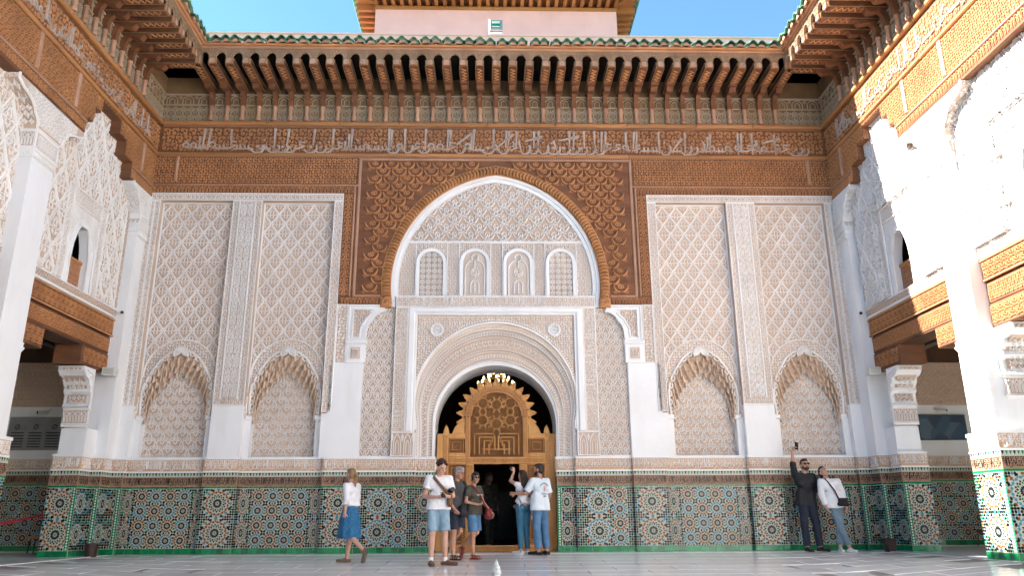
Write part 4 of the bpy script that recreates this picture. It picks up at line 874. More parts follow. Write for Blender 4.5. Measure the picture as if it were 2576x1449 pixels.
# ================================================================ SIDE WALLS
def side(q, word):
    loc = (q * 7.58, 0, 0); rz = R(-90) if q > 0 else R(90)
    lit = 'sunlit ' if q > 0 else 'shaded '
    w = thing('side_wall', ('sunlit right' if q > 0 else 'shaded left') + ' side wall of carved stucco with arched windows over a gallery opening', 'wall', loc, rz)
    us = lambda a, b: tuple(sorted((q * a, q * b)))
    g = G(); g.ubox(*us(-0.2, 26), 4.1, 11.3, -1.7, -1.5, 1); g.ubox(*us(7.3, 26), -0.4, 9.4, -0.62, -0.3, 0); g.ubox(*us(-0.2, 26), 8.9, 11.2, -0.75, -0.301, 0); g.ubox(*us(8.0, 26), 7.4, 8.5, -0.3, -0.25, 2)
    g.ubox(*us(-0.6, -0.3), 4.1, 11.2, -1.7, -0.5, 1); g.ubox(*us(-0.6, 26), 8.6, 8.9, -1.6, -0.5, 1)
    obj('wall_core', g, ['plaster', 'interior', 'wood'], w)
    H = -0.22
    for bay in (0, 1):
        D = (lambda d: d) if bay == 0 else (lambda d: 7.95 - d)
        ub = lambda a, b: tuple(sorted((q * D(a), q * D(b))))
        d0 = 0.40 if bay == 0 else 0.55
        wc = q * D(2.02); x0, x1 = ub(1.30, 2.75)
        g = G(); a0, a1 = ub(d0, 3.66)
        g.ubox(a0, x0, 4.62, 8.47, -0.42, H); g.ubox(x1, a1, 4.62, 8.47, -0.42, H); g.ubox(x0, x1, 6.62, 8.47, -0.42, H)
        pan = obj('stucco_panel', g, ['stucco_ground'], w)
        out = lambda u, v, x0=x0, x1=x1: (u < x0 - 0.0) | (u > x1 + 0.0) | (v > 6.62)
        bx0, bx1 = ub(d0 + 0.14, 3.66)
        lattice(pan, bx0, bx1, 4.80, 8.46, 0.42, 0.80, 0.085 if q > 0 else 0.016, H, out, cap=60, taper=0.08 if q > 0 else 0.3)
        g = G(); fill(g, S_SCROLL if q > 0 else S_SCROLL_T, bx0, bx1, 4.80, 8.46, 0.19, 0.19, 0.065 if q > 0 else 0.007, H, out, 0, True, 61 + bay, taper=0.08 if q > 0 else 0.3)
        obj('leaf_carving', g, ['stucco'], pan, kind='stuff')
        g = G(); e0, e1 = ub(d0, d0 + 0.14); g.bevbox(a0, a1, 4.60, 4.80, -0.42, H + 0.02, 0.01); g.bevbox(e0, e1, 4.80, 8.46, -0.42, H + 0.015, 0.01)
        ed = obj('edge_band', g, ['plaster'], pan)
        g = G(); fill(g, S_SCROLL, a0 + 0.02, a1 - 0.02, 4.64, 4.77, 0.075, 0.075, 0.014, H + 0.02, None, 0, True, 71); fill(g, S_SCROLL, e0 + 0.02, e1 - 0.02, 4.82, 8.44, 0.07, 0.07, 0.014, H + 0.015, None, 0, True, 72); obj('edge_carving', g, ['stucco_ground'], ed, kind='stuff')
        # window
        lb = lobes(wc, 0.66, 4.80, 6.05); g = G()
        g.extrude([(wc - 0.50, 4.80)] + lb + [(wc + 0.50, 4.80), (wc + 0.50, 6.30), (wc - 0.50, 6.30)], -0.42, H - 0.02)
        win = obj('arched_window', g, ['plaster'], w)
        g = G(); g.ubox(x0, wc - 0.50, 4.8, 6.62, -0.42, H - 0.01); g.ubox(wc + 0.50, x1, 4.8, 6.62, -0.42, H - 0.01); g.ubox(wc - 0.50, wc + 0.50, 6.30, 6.62, -0.42, H - 0.01); fg = obj('window_frame', g, ['stucco_ground'], win)
        g = G(); fill(g, S_SCROLL, x0, x1, 4.82, 6.62, 0.09, 0.09, 0.016, H - 0.01, lambda u, v: ((np.abs(u - wc) > 0.50) | (v > 6.30)), 0, True, 73)
        fill(g, S_SCROLL, wc - 0.5, wc + 0.5, 5.6, 6.3, 0.08, 0.08, 0.012, H - 0.02, lambda u, v: np.hypot((u - wc) / 0.40, (v - 5.5) / 0.62) > 1, 0, True, 74)
        for e in (-1, 1):
            for k in (0.505, 0.715): g.bevbox(wc + e * k - 0.015, wc + e * k + 0.015, 4.8, 6.6, H - 0.01, H + 0.025, 0.006)
        g.bevbox(x0, x1, 6.59, 6.62, H - 0.01, H + 0.025, 0.006); g.bevbox(wc - 0.5, wc + 0.5, 6.29, 6.32, H - 0.01, H + 0.02, 0.006)
        V, F = ribbons([(lb, 0.05)], 0.03); g.add(fmap(V[:, 0], V[:, 1], V[:, 2] + H - 0.02), F)
        obj('frame_carving', g, ['stucco'], win, kind='stuff')
        g = G(); g.ubox(wc - 0.33, wc + 0.33, 4.80, 5.34, -0.41, -0.36, 0); g.bevbox(wc - 0.33, wc + 0.33, 5.32, 5.38, -0.41, -0.33, 0.01, 0); g.ubox(wc + q * 0.24, wc + q * 0.33, 5.38, 6.1, -0.41, -0.36, 0)
        fill(g, S_STAR, wc - 0.28, wc + 0.28, 4.86, 5.28, 0.1, 0.1, 0.02, -0.36, None, 1, False); obj('balustrade', g, ['wood_gold', 'wood_pale'], win)
        # timber lintel
        lin = thing('timber_lintel', {(-1, 0): 'brown carved timber lintel over the shaded left gallery opening by the corner', (-1, 1): 'shaded carved timber lintel cut by the left picture edge', (1, 0): 'carved timber lintel half in sun beside the right corner', (1, 1): 'sunlit carved timber lintel cut by the right picture edge'}[(q, bay)], 'lintel', loc, rz, None)
        g = G(); g.bevbox(a0, a1, 4.22, 4.59, -0.75, H + 0.005, 0.015); g.bevbox(a0, a1, 3.86, 4.205, -0.75, H - 0.02, 0.015); b = obj('beam', g, ['wood'], lin)
        g = G(); fill(g, S_PALM, a0 + 0.05, a1 - 0.05, 4.27, 4.53, 0.17, 0.13, 0.022, H + 0.005); fill(g, S_SCROLL, a0 + 0.05, a1 - 0.05, 3.90, 4.16, 0.1, 0.1, 0.018, H - 0.02, None, 0, True, 81)
        for z in (4.235, 4.565): g.bevbox(a0, a1, z - 0.015, z + 0.015, H, H + 0.03, 0.006)
        obj('beam_carving', g, ['wood_carve'], b, kind='stuff')
        for (da, db) in ((0.40 if bay == 0 else 0.55, 1.42), (2.72, 3.66)):
            c0, c1 = ub(da, db); g = G(); g.bevbox(c0, c1, 3.48, 3.85, -0.75, H - 0.01, 0.015); c = obj('corbel_block', g, ['wood'], lin)
            g = G(); fill(g, S_PALM, c0 + 0.04, c1 - 0.04, 3.53, 3.81, 0.19, 0.14, 0.02, H - 0.01); obj('block_carving', g, ['wood_carve'], c, kind='stuff')
        # bracket capitals under the lintel, at both ends
        for (dn, dr) in ((0.82, 1), (3.66, -1)):
            if bay == 1 and (dr == 1 or q < 0): continue
            capn = thing('bracket_capital', {(-1, 0, 1): 'white carved bracket capital under the left timber lintel, beside the corner', (1, 0, 1): 'white carved bracket capital under the right timber lintel, left of the television', (-1, 0, -1): 'small piece of white capital showing behind the tall left pier', (1, 0, -1): 'small piece of white capital showing behind the tall right pier', (-1, 1, -1): 'white bracket capital outside the left picture edge', (1, 1, -1): 'sunlit white bracket capital cut by the right picture edge'}[(q, bay, dr)], 'capital', loc, rz)
            dd = lambda k: q * D(dn + dr * k)
            prof = [(-0.02, 2.36), (0.03, 2.36), (0.03, 2.72), (0.10, 2.74), (0.06, 2.80), (0.05, 2.95), (0.12, 3.02), (0.10, 3.10), (0.18, 3.18), (0.20, 3.26), (0.34, 3.30), (0.42, 3.38), (0.42, 3.47), (-0.02, 3.47)]
            P = [(dd(k), z) for k, z in prof]
            area = sum(P[i][0] * P[(i + 1) % len(P)][1] - P[(i + 1) % len(P)][0] * P[i][1] for i in range(len(P)))
            if area < 0: P = P[::-1]
            g = G(); g.extrude(P, -0.72, -0.235); body = obj('capital_body', g, ['plaster'], capn)
            g = G(); st = [([(dd(k), z) for k, z in prof[3:12]], 0.035), ([(dd(0.02), 2.78), (dd(0.02), 3.2), (dd(0.10), 3.36), (dd(0.3), 3.41)], 0.03), (spiral(dd(0.12), 3.30, 0.05, 0, 1.2), 0.02)] + [([(dd(-0.02), z), (dd(0.03), z)], 0.03) for z in (2.40, 2.68)]
            V, F = ribbons(st, 0.025); g.add(fmap(V[:, 0], V[:, 1], V[:, 2] - 0.236), F)
            ff = lambda a, v, t: np.stack([np.full_like(a, 0) + dd(0.03) + (q * dr * (1 if bay == 0 else -1)) * (t + np.interp(v, [2.72, 2.80, 2.95, 3.10, 3.2, 3.30, 3.38], [0, 0.03, 0.03, 0.08, 0.15, 0.30, 0.39])), -a, v], -1)
            fill(g, S_ARCH, -0.70, -0.25, 2.44, 2.66, 0.11, 0.2, 0.016, 0.0, None, 0, False, fm=ff); fill(g, S_STAR, -0.62, -0.33, 2.76, 3.25, 0.1, 0.1, 0.03, 0.0, None, 0, True, fm=ff); fill(g, S_SCROLL, -0.70, -0.25, 3.36, 3.47, 0.08, 0.08, 0.016, 0.0, None, 0, True, 3, fm=ff)
            for z in (2.40, 2.69, 2.73, 3.46): fill(g, [([(-0.5, 0), (0.5, 0)], 0.6)], -0.72, -0.235, z - 0.012, z + 0.012, 0.485, 0.024, 0.02, 0.0, None, 0, False, fm=ff)
            obj('capital_carving', g, ['stucco'], body, kind='stuff')
            g = G(); P2 = np.array([(a, v, 0.004) for v in (2.43, 2.67) for a in (-0.71, -0.245)]); g.add(ff(P2[:, 0], P2[:, 1], P2[:, 2]), [(0, 1, 3, 2)])
            vv = np.linspace(2.76, 3.45, 12); g.grid(np.array([ff(np.array([-0.66, -0.29]), np.array([v, v]), np.array([0.003, 0.003])) for v in vv])); obj('capital_ground', g, ['stucco_ground'], body)
    # pier
    pier = thing('pier', ('tall shaded white pier with carved capital at the left picture edge' if q < 0 else 'tall sunlit white pier with carved capital at the right picture edge'), 'pier', loc, rz)
    g = G(); g.ubox(*us(3.66, 4.30), 1.8, 6.34, -0.7, 0.0); obj('shaft', g, ['plaster'], pier)
    g = G(); g.ubox(*us(3.64, 4.32), 6.34, 6.86, -0.7, 0.02); cp = obj('capital', g, ['plaster'], pier)
    prof = [(3.62, 6.84), (3.60, 6.98), (3.50, 7.06), (3.46, 7.16), (3.30, 7.24), (3.10, 7.30), (2.95, 7.38), (2.95, 7.47), (5.0, 7.47), (5.0, 7.38), (4.85, 7.30), (4.65, 7.24), (4.49, 7.16), (4.45, 7.06), (4.35, 6.98), (4.33, 6.84)]
    P = [(q * a, b) for a, b in prof]
    if q < 0: P = P[::-1]
    P = P[::-1]
    g = G(); g.extrude(P, -0.6, 0.01); obj('flared_block', g, ['stucco_ground'], cp)
    g = G(); st = [([(q * a, b) for a, b in prof[:8]], 0.04), ([(q * a, b) for a, b in prof[8:]], 0.04)]
    for z in (6.36, 6.46, 6.52, 6.78, 6.84): st.append(([(q * 3.65, z), (q * 4.31, z)], 0.02))
    V, F = ribbons(st, 0.03); g.add(fmap(V[:, 0], V[:, 1], V[:, 2] + 0.012), F)
    fill(g, S_SCROLL, *us(3.66, 4.30), 6.37, 6.45, 0.07, 0.07, 0.012, 0.02, None, 0, True, 5); fill(g, S_ARCH, *us(3.70, 4.26), 6.54, 6.77, 0.09, 0.22, 0.02, 0.02, None, 0, False)
    fill(g, S_SCROLL, *us(3.2, 4.75), 6.9, 7.44, 0.085, 0.085, 0.016, 0.01, lambda u, v: v > np.interp(np.abs(np.abs(u) - 3.98), [0, 0.36, 0.5, 0.7, 1.0], [6.88, 6.9, 7.08, 7.28, 7.4]), 0, True, 6)
    fs = lambda a, v, t: np.stack([q * (4.32 + t) + 0 * a, -a, v], -1)
    fill(g, S_SCROLL, -0.6, -0.0, 6.37, 6.45, 0.07, 0.07, 0.012, 0.0, None, 0, True, 7, fm=fs); fill(g, S_ARCH, -0.6, -0.02, 6.54, 6.77, 0.09, 0.22, 0.02, 0.0, None, 0, False, fm=fs)
    fs2 = lambda a, v, t: np.stack([q * (np.interp(v, [6.86, 6.98, 7.06, 7.16, 7.24, 7.3, 7.38], [4.33, 4.35, 4.45, 4.49, 4.65, 4.85, 5.0]) + t), -a, v], -1)
    fill(g, S_STAR, -0.55, -0.02, 6.9, 7.36, 0.11, 0.09, 0.03, 0.0, None, 0, True, fm=fs2); fill(g, S_SCROLL, -0.6, 0.0, 7.385, 7.465, 0.08, 0.08, 0.012, 0.0, None, 0, True, 8, fm=fs2)
    obj('capital_carving', g, ['stucco'], cp, kind='stuff')
    g = G(); P2 = np.array([(a, v, 0.003) for v in (6.53, 6.78) for a in (-0.6, -0.01)]); g.add(fs(P2[:, 0], P2[:, 1], P2[:, 2]), [(0, 1, 3, 2)]); g.ubox(*us(3.68, 4.28), 6.53, 6.78, 0.018, 0.023)
    obj('capital_ground', g, ['stucco_ground'], cp)
    a0, a1 = us(3.60, 4.36); dado(pier, a1 - a0, 'star', (a0, -0.06, 0), 0, 2, 0.0, (q > 0 and False, q > 0) if q > 0 else (True, False), 0.03)
    if q > 0: dado(pier, 0.55, 'star', (4.36, -0.06, 0), R(90), 3, 0.0, (False, False), 0.03)
    else: dado(pier, 0.55, 'star', (-4.36, 0.49, 0), R(-90), 3, 0.0, (False, False), 0.03)
    # stepped timber beam and inscription board
    bm = thing('stepped_beam', ('shaded' if q < 0 else 'sunlit') + ' stepped timber beam with pale raised lettering along the ' + word + ' wall', 'beam', loc, rz)
    prof = [(-0.02, 8.47), (8.0, 8.47), (8.0, 7.47), (5.02, 7.47), (5.02, 7.50), (2.93, 7.50), (2.93, 7.83), (2.72, 7.83), (2.72, 8.14), (2.50, 8.14), (2.50, 8.40), (1.72, 8.40), (1.72, 8.12), (1.40, 8.12), (1.40, 7.80), (1.05, 7.80), (1.05, 7.46), (-0.02, 7.46)]
    P = [(q * a, b) for a, b in prof]
    if q > 0: P = P[::-1]
    g = G(); g.extrude(P, -0.3, 0.0); b = obj('stepped_board', g, ['wood'], bm)
    g = G(); inside = lambda u, v: v > np.interp(np.abs(u), [0, 1.04, 1.06, 1.39, 1.41, 1.71, 1.73, 2.49, 2.51, 2.71, 2.73, 2.92, 2.94, 8], [7.72, 7.72, 7.83, 7.83, 8.14, 8.14, 8.42, 8.42, 8.16, 8.16, 7.85, 7.85, 7.74, 7.74])
    fill(g, S_SCROLL, *us(0.0, 8.0), 7.74, 8.44, 0.11, 0.11, 0.018, 0.0, inside, 0, True, 91); fill(g, S_ARCH, *us(2.95, 8.0), 7.52, 7.68, 0.15, 0.15, 0.02, 0.0, None, 0, False); fill(g, S_ARCH, *us(0.0, 1.04), 7.48, 7.68, 0.15, 0.18, 0.02, 0.0, None, 0, False)
    obj('board_carving', g, ['wood_carve'], b, kind='stuff')
    g = G(); g.bevbox(*us(0, 1.05), 7.69, 7.73, 0, 0.04, 0.01); g.bevbox(*us(2.94, 8), 7.69, 7.73, 0, 0.04, 0.01); obj('moulding', g, ['wood_pale'], b)
    for dd_ in (0.62, 3.35, 4.6):
        g = G(); g.bevbox(*us(dd_, dd_ + 0.09), 7.76, 8.45, 0, 0.05, 0.02); obj('batten', g, ['wood_pale'], b)
    g = G(); g.ubox(*us(0.0, 26), 8.55, 9.20, -0.3, 0.012); b = obj('inscription_board', g, ['wood'], bm)
    g = G(); fill(g, S_SCROLL, *us(0.05, 8), 8.58, 9.15, 0.19, 0.19, 0.016, 0.012, None, 0, True, 93, 0.06); obj('vine_carving', g, ['wood_carve'], b, kind='stuff')
    g = G(); inscription(g, *us(0.5, 8), 8.60, 9.12, 0.03, 0.012, 95 + q, wide=1.1); obj('raised_lettering', g, ['letter_paint'], b, kind='stuff')
    for k, (a, c) in enumerate(zip((0, 1.9, 4.1, 6.0, 8.2), (1.9, 4.1, 6.0, 8.2, 26))):
        g = G(); g.bevbox(*us(a + 0.002, c - 0.002), 9.22, 9.32, -0.3, 0.09, 0.025); g.bevbox(*us(a + 0.002, c - 0.002), 8.465, 8.545, -0.3, 0.05, 0.02); obj('gold_rail', g, ['wood_gold'], bm)
    # upper corner capital
    cc = thing('corner_capital', 'white carved corbel capital high in the ' + word + ' corner under the timber beam', 'capital', loc, rz)
    prof = [(0.0, 6.42), (0.42, 6.42), (0.42, 6.50), (0.44, 6.52), (0.44, 6.80), (0.46, 6.90), (0.55, 7.0), (0.55, 7.12), (0.68, 7.22), (0.72, 7.32), (0.92, 7.38), (0.92, 7.455), (0.0, 7.455)]
    P = [(q * a, b) for a, b in prof]
    if q < 0: P = P[::-1]
    g = G(); g.extrude(P, -0.26, 0.03); body = obj('capital_body', g, ['plaster'], cc)
    g = G(); V, F = ribbons([([(q * a, b) for a, b in prof[4:12]], 0.035), (arc(q * 0.30, 6.98, 0.2, 0 if q > 0 else 180, 100 if q > 0 else 80, 8), 0.03)] + [([(0, z), (q * 0.43, z)], 0.02) for z in (6.44, 6.51, 6.56, 6.80, 6.86)], 0.025); g.add(fmap(V[:, 0], V[:, 1], V[:, 2] + 0.03), F)
    fill(g, S_SCROLL, *us(0.02, 0.8), 6.9, 7.43, 0.085, 0.085, 0.014, 0.03, lambda u, v: v > np.interp(np.abs(u), [0, 0.44, 0.6, 0.8], [6.9, 6.93, 7.18, 7.4]), 0, True, 9)
    fill(g, S_ARCH, *us(0.02, 0.42), 6.58, 6.79, 0.09, 0.2, 0.018, 0.03, None, 0, False)
    fc = lambda a, v, t: np.stack([q * (np.interp(v, [6.42, 6.8, 6.90, 7.0, 7.12, 7.22, 7.32, 7.38], [0.42, 0.44, 0.46, 0.55, 0.55, 0.68, 0.72, 0.92]) + t + 0.002) + 0 * a, -a, v], -1)
    fill(g, S_STAR, -0.2, 0.0, 6.95, 7.32, 0.1, 0.09, 0.04, 0.0, None, 0, True, fm=fc); fill(g, S_ARCH, -0.24, 0.02, 6.57, 6.78, 0.085, 0.2, 0.02, 0.0, None, 0, False, fm=fc); fill(g, S_SCROLL, -0.25, 0.02, 7.385, 7.45, 0.06, 0.06, 0.01, 0.0, None, 0, True, 3, fm=fc)
    obj('capital_carving', g, ['stucco'], body, kind='stuff')
    g = G(); P2 = np.array([(a, v, 0.003) for v in (6.55, 6.79) for a in (-0.24, 0.02)]); g.add(fc(P2[:, 0], P2[:, 1], P2[:, 2]), [(0, 1, 3, 2)]); g.ubox(*us(0.02, 0.41), 6.56, 6.79, 0.028, 0.033); obj('capital_ground', g, ['stucco_ground'], body)
    # gallery behind the opening
    gw = thing('gallery_wall', ('shaded gallery end wall seen through the left opening' if q < 0 else 'gallery end wall seen through the right opening behind the television'), 'wall')
    x0, x1 = sorted((q * 8.3, q * 12.0))
    g = G(); g.box(x0, x1, 1.5, 1.9, -0.3, 4.6, 0); g.box(*sorted((q * 8.3, q * 8.36)), 0.3, 1.5, 0.0, 4.6, 0); obj('wall_core', g, ['plaster'], gw)
    dado(gw, x1 - x0, 'grid', (x0, 1.49, 0), 0, 7, 0.03, (False, False), 0.13, True)
    g = G(); g.box(x0, x1, 1.46, 1.5, 3.07, 4.05, 0); p = obj('carved_band', g, ['stucco_ground'], gw)
    g = G(); g2 = lambda u, v, h: np.stack([u, 1.46 - h, v], -1); fill(g, S_PALM, x0, x1, 3.25, 3.85, 0.24, 0.2, 0.02, 0.0, None, 0, True, fm=g2); fill(g, S_SCROLL, x0, x1, 3.09, 3.22, 0.11, 0.11, 0.015, 0.0, None, 0, True, 4, fm=g2); fill(g, S_SCROLL, x0, x1, 3.88, 4.03, 0.11, 0.11, 0.015, 0.0, None, 0, True, 5, fm=g2); obj('band_relief', g, ['stucco_tan'], p, kind='stuff')
    g = G(); g.box(x0, x1, 1.44, 1.5, 4.05, 4.6, 0); obj('timber_band', g, ['wood_dark'], gw)
    g = G(); g.box(*sorted((q * 7.82, q * 12.2)), -26, 1.9, 4.58, 4.7); g.box(*sorted((q * 7.84, q * 8.28)), -3.6, -0.4, 3.84, 3.86); c = obj('gallery_ceiling', g, ['wood_dark'], gw)
    g = G()
    for k in range(9): g.box(x0, x1, 0.9 - k * 0.55, 1.02 - k * 0.55, 4.40, 4.58)
    obj('ceiling_beams', g, ['wood_dark'], gw)
    g = G(); g.box(*sorted((q * 12.0, q * 12.2)), -26, 1.9, -0.3, 4.7); g.box(*sorted((q * 12.0, q * 12.2)), -26, 2, 4.6, 10.9); obj('outer_wall', g, ['plaster'], gw)
side(-1, 'left'); side(1, 'right')
# far side of the court, behind the viewer
g = G(); g.box(-8, 8, -26.6, -26, -0.4, 9.0, 0); g.box(-8, 8, -26.6, -25.95, 7.6, 9.4, 1); g.box(-8, 8, -27, -26, 9.4, 11, 0)
tag(obj('opposite_wall', g, ['plaster', 'wood']), 'plain white wall closing the court behind the viewer', 'wall')

# ================================================================ DOOR SCREEN
ds = thing('door_screen', 'carved golden timber door screen with arched lattice top inside the doorway', 'door', (0.02, 0.42, 0))
def lat(g, u0, u1, v0, v1, p, w, h0, h1, m=0, region=None):
    S = [([(-0.5, -0.5), (0.5, 0.5)], w / p), ([(-0.5, 0.5), (0.5, -0.5)], w / p)]
    fill(g, S, u0, u1, v0, v1, p, p, h1 - h0, h0, region, m, False)
g = G()
for s in (-1, 1):
    us = lambda a, b: tuple(sorted((s * a, s * b)))
    g.bevbox(*us(1.0, 1.235), 0, 2.34, -0.08, 0.03, 0.012); g.bevbox(*us(0.47, 0.62), 0, 1.72, -0.08, 0.02, 0.012); g.bevbox(*us(0.55, 0.66), 1.86, 2.74, -0.08, 0.02, 0.012)
    g.bevbox(*us(0.66, 1.0), 2.24, 2.34, -0.08, 0.025, 0.012); g.bevbox(*us(0.66, 1.0), 1.86, 1.94, -0.08, 0.015, 0.01)
    for z in (0.06, 0.62, 1.18): g.bevbox(*us(0.62, 1.0), z, z + 0.07, -0.08, 0.015, 0.01)
g.bevbox(-1.0, 1.0, 1.72, 1.86, -0.08, 0.026, 0.012); g.bevbox(-1.0, 1.0, 0.0, 0.12, -0.08, 0.03, 0.012)
fr_ = obj('frame', g, ['door_wood'], ds)
g = G(); fill(g, S_SCROLL, -0.98, 0.98, 1.75, 1.83, 0.08, 0.08, 0.012, 0.026, None, 0, True, 2)
for s in (-1, 1): fill(g, S_SCROLL, *sorted((s * 1.02, s * 1.12)), 0.1, 2.3, 0.1, 0.1, 0.012, 0.03, None, 0, True, 3); fill(g, S_SCROLL, *sorted((s * 0.49, s * 0.6)), 0.1, 1.7, 0.1, 0.1, 0.012, 0.02, None, 0, True, 3); fill(g, S_SCROLL, *sorted((s * 0.57, s * 0.64)), 1.9, 2.7, 0.07, 0.07, 0.012, 0.02, None, 0, True, 3)
fill(g, S_SCROLL, -0.98, 0.98, 0.02, 0.10, 0.08, 0.08, 0.012, 0.03, None, 0, True, 4)
obj('frame_carving', g, ['wood_gold'], fr_, kind='stuff')
g = G(); A = np.array([(0.66 * math.cos(a), 2.70 + 0.64 * math.sin(a)) for a in np.linspace(math.pi, 0, 25)]); B = np.array([(0.52 * math.cos(a), 2.70 + 0.50 * math.sin(a)) for a in np.linspace(math.pi, 0, 25)])
ff_ = lambda Q, h: fmap(Q[:, 0], Q[:, 1], np.full(len(Q), h))
g.grid(np.array([ff_(A, -0.08), ff_(A, 0.035), ff_(B, 0.03), ff_(B, -0.08)])); ar = obj('arch_rail', g, ['door_dark'], ds)
g = G()
for u, v in resample(np.array([(0.59 * math.cos(a), 2.70 + 0.57 * math.sin(a)) for a in np.linspace(0, math.pi, 25)]), 26): stamp(g, ribbons([dot(0, 0, 0.022)], 0.012), [(u, v)], None, 0.032)
obj('rail_beads', g, ['wood_gold'], ar, kind='stuff')
ins = lambda u, v: (np.abs(u) < 0.55) & ((v < 2.70) | (np.hypot(u / 0.53, (v - 2.70) / 0.51) < 1))
g = G(); lat(g, -0.55, 0.55, 1.86, 3.22, 0.055, 0.014, -0.03, -0.018, 0, ins); pn = obj('lattice_panel', g, ['door_dark'], ds)
g = G()
for (cx, cz) in ((0, 2.95), (-0.29, 2.62), (0.29, 2.62), (0, 2.55), (-0.29, 2.98), (0.29, 2.98)):
    st = [(arc(cx, cz, 0.115, 22.5, 382.5, 9), 0.022)] + [([(cx + 0.115 * math.cos(a), cz + 0.115 * math.sin(a)), (cx + 0.19 * math.cos(a), cz + 0.19 * math.sin(a))], 0.024) for a in np.arange(8) * math.pi / 4 + 0.39]
    V, F = ribbons(st, 0.02); ok = ins(V[F].mean(1)[:, 0], V[F].mean(1)[:, 1]); g.add(fmap(V[:, 0], V[:, 1], V[:, 2] - 0.02), F[ok])
st = []
for k in range(4):
    e = 0.46 - k * 0.1; t = 2.34 - k * 0.07
    st += [([(-e, 1.92), (-e, t), (-0.06 - 0.03 * k, t), (-0.06 - 0.03 * k, t - 0.1)], 0.026), ([(e, 1.92), (e, t), (0.06 + 0.03 * k, t), (0.06 + 0.03 * k, t - 0.1)], 0.026)]
st += [([(-0.04, 2.0), (-0.04, 2.3)], 0.03), ([(0.04, 2.0), (0.04, 2.3)], 0.03), ([(-0.3, 2.02), (0.3, 2.02)], 0.026)]
V, F = ribbons(st, 0.022); g.add(fmap(V[:, 0], V[:, 1], V[:, 2] - 0.018), F); obj('geometric_strapwork', g, ['door_wood'], pn, kind='stuff')
for s in (-1, 1):
    for z0, z1, x0, x1 in ((1.94, 2.24, 0.68, 0.99), (1.25, 1.72, 0.62, 1.0), (0.69, 1.18, 0.62, 1.0), (0.13, 0.62, 0.62, 1.0)):
        u0, u1 = sorted((s * x0, s * x1)); g = G(); lat(g, u0, u1, z0, z1, 0.052, 0.013, -0.03, -0.016)
        for q in (0.0, 0.055): g.bevbox(u0 + q, u1 - q, z0 + q, z0 + q + 0.022, -0.03, 0.008, 0.004); g.bevbox(u0 + q, u1 - q, z1 - q - 0.022, z1 - q, -0.03, 0.008, 0.004); g.bevbox(u0 + q, u0 + q + 0.022, z0 + q, z1 - q, -0.03, 0.006, 0.004); g.bevbox(u1 - q - 0.022, u1 - q, z0 + q, z1 - q, -0.03, 0.006, 0.004)
        obj('side_lattice', g, ['door_dark'], ds)
    # scrolled wing and small finial on each shoulder
    g = G(); g.extrude([(s * 0.67, 2.34), (s * 0.93, 2.34), (s * 0.88, 2.46), (s * 0.80, 2.56), (s * 0.67, 2.60)][::(1 if s > 0 else -1)], -0.04, 0.0); obj('wing', g, ['door_wood'], ds)
    g = G(); g.extrude([(s * 0.98, 2.34), (s * 1.12, 2.34), (s * 1.08, 2.46), (s * 1.05, 2.53), (s * 1.01, 2.46)][::(1 if s > 0 else -1)], -0.04, 0.0); obj('finial', g, ['door_wood'], ds)
g = G(); g.extrude([(-0.065, 0), (0.065, 0), (0.085, 0.05), (0.05, 0.1), (0.045, 0.13), (0.0, 0.2), (-0.045, 0.13), (-0.05, 0.1), (-0.085, 0.05)], -0.03, 0.0)
V, F = ribbons([([(-0.045, 0.03), (0, 0.15), (0.045, 0.03)], 0.018)], 0.012); g.add(fmap(V[:, 0], V[:, 1], V[:, 2]), F); CRE = g.mesh('crest_leaf', ['door_wood'])
for k in range(15):
    a = math.pi * (0.5 + (k - 7) * 0.078); o = link('crest_leaf', CRE, ds, (0.655 * math.cos(a), 0.02, 2.70 + 0.64 * math.sin(a))); o.rotation_euler = (0, -(a - math.pi / 2), 0)
# room behind the door
rm = thing('prayer_hall', 'dark interior of the hall seen through the doorway', 'room')
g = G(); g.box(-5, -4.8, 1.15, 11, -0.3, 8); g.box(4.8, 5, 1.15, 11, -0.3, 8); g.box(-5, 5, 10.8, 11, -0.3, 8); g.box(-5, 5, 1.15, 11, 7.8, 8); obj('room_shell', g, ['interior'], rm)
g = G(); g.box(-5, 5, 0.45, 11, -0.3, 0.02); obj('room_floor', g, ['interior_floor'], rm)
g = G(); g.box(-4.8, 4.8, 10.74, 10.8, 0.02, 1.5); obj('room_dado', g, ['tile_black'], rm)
ch = thing('chandelier', 'lit brass chandelier hanging in the dark hall above the door screen', 'chandelier', (0.03, 4.2, 0))
g = G(); g.tube([(0, 0, 7.8), (0, 0, 4.5)], 0.02, 6)
for r, z in ((0.48, 3.98), (0.34, 4.11), (0.21, 4.23), (0.08, 4.34)):
    g.tube([(r * math.cos(a), r * math.sin(a), z) for a in np.linspace(0, 2 * math.pi, 25)], 0.018, 6)
    for a in np.arange(4) * math.pi / 2: g.tube([(0, 0, z + 0.1), (r * math.cos(a), r * math.sin(a), z)], 0.012, 5)
obj('brass_tiers', g, ['brass'], ch)
g = G(); g.lathe([(0.0, 0.0), (0.022, 0.01), (0.026, 0.04), (0.012, 0.075), (0.0, 0.085)], (0, 0, 0), 8); BUL = g.mesh('bulb', ['bulb'], True)
for r, z, n in ((0.48, 4.0, 13), (0.34, 4.13, 10), (0.21, 4.25, 6), (0.08, 4.36, 3)):
    for k in range(n): link('bulb', BUL, ch, (r * math.cos(2 * math.pi * k / n + r), r * math.sin(2 * math.pi * k / n + r), z))
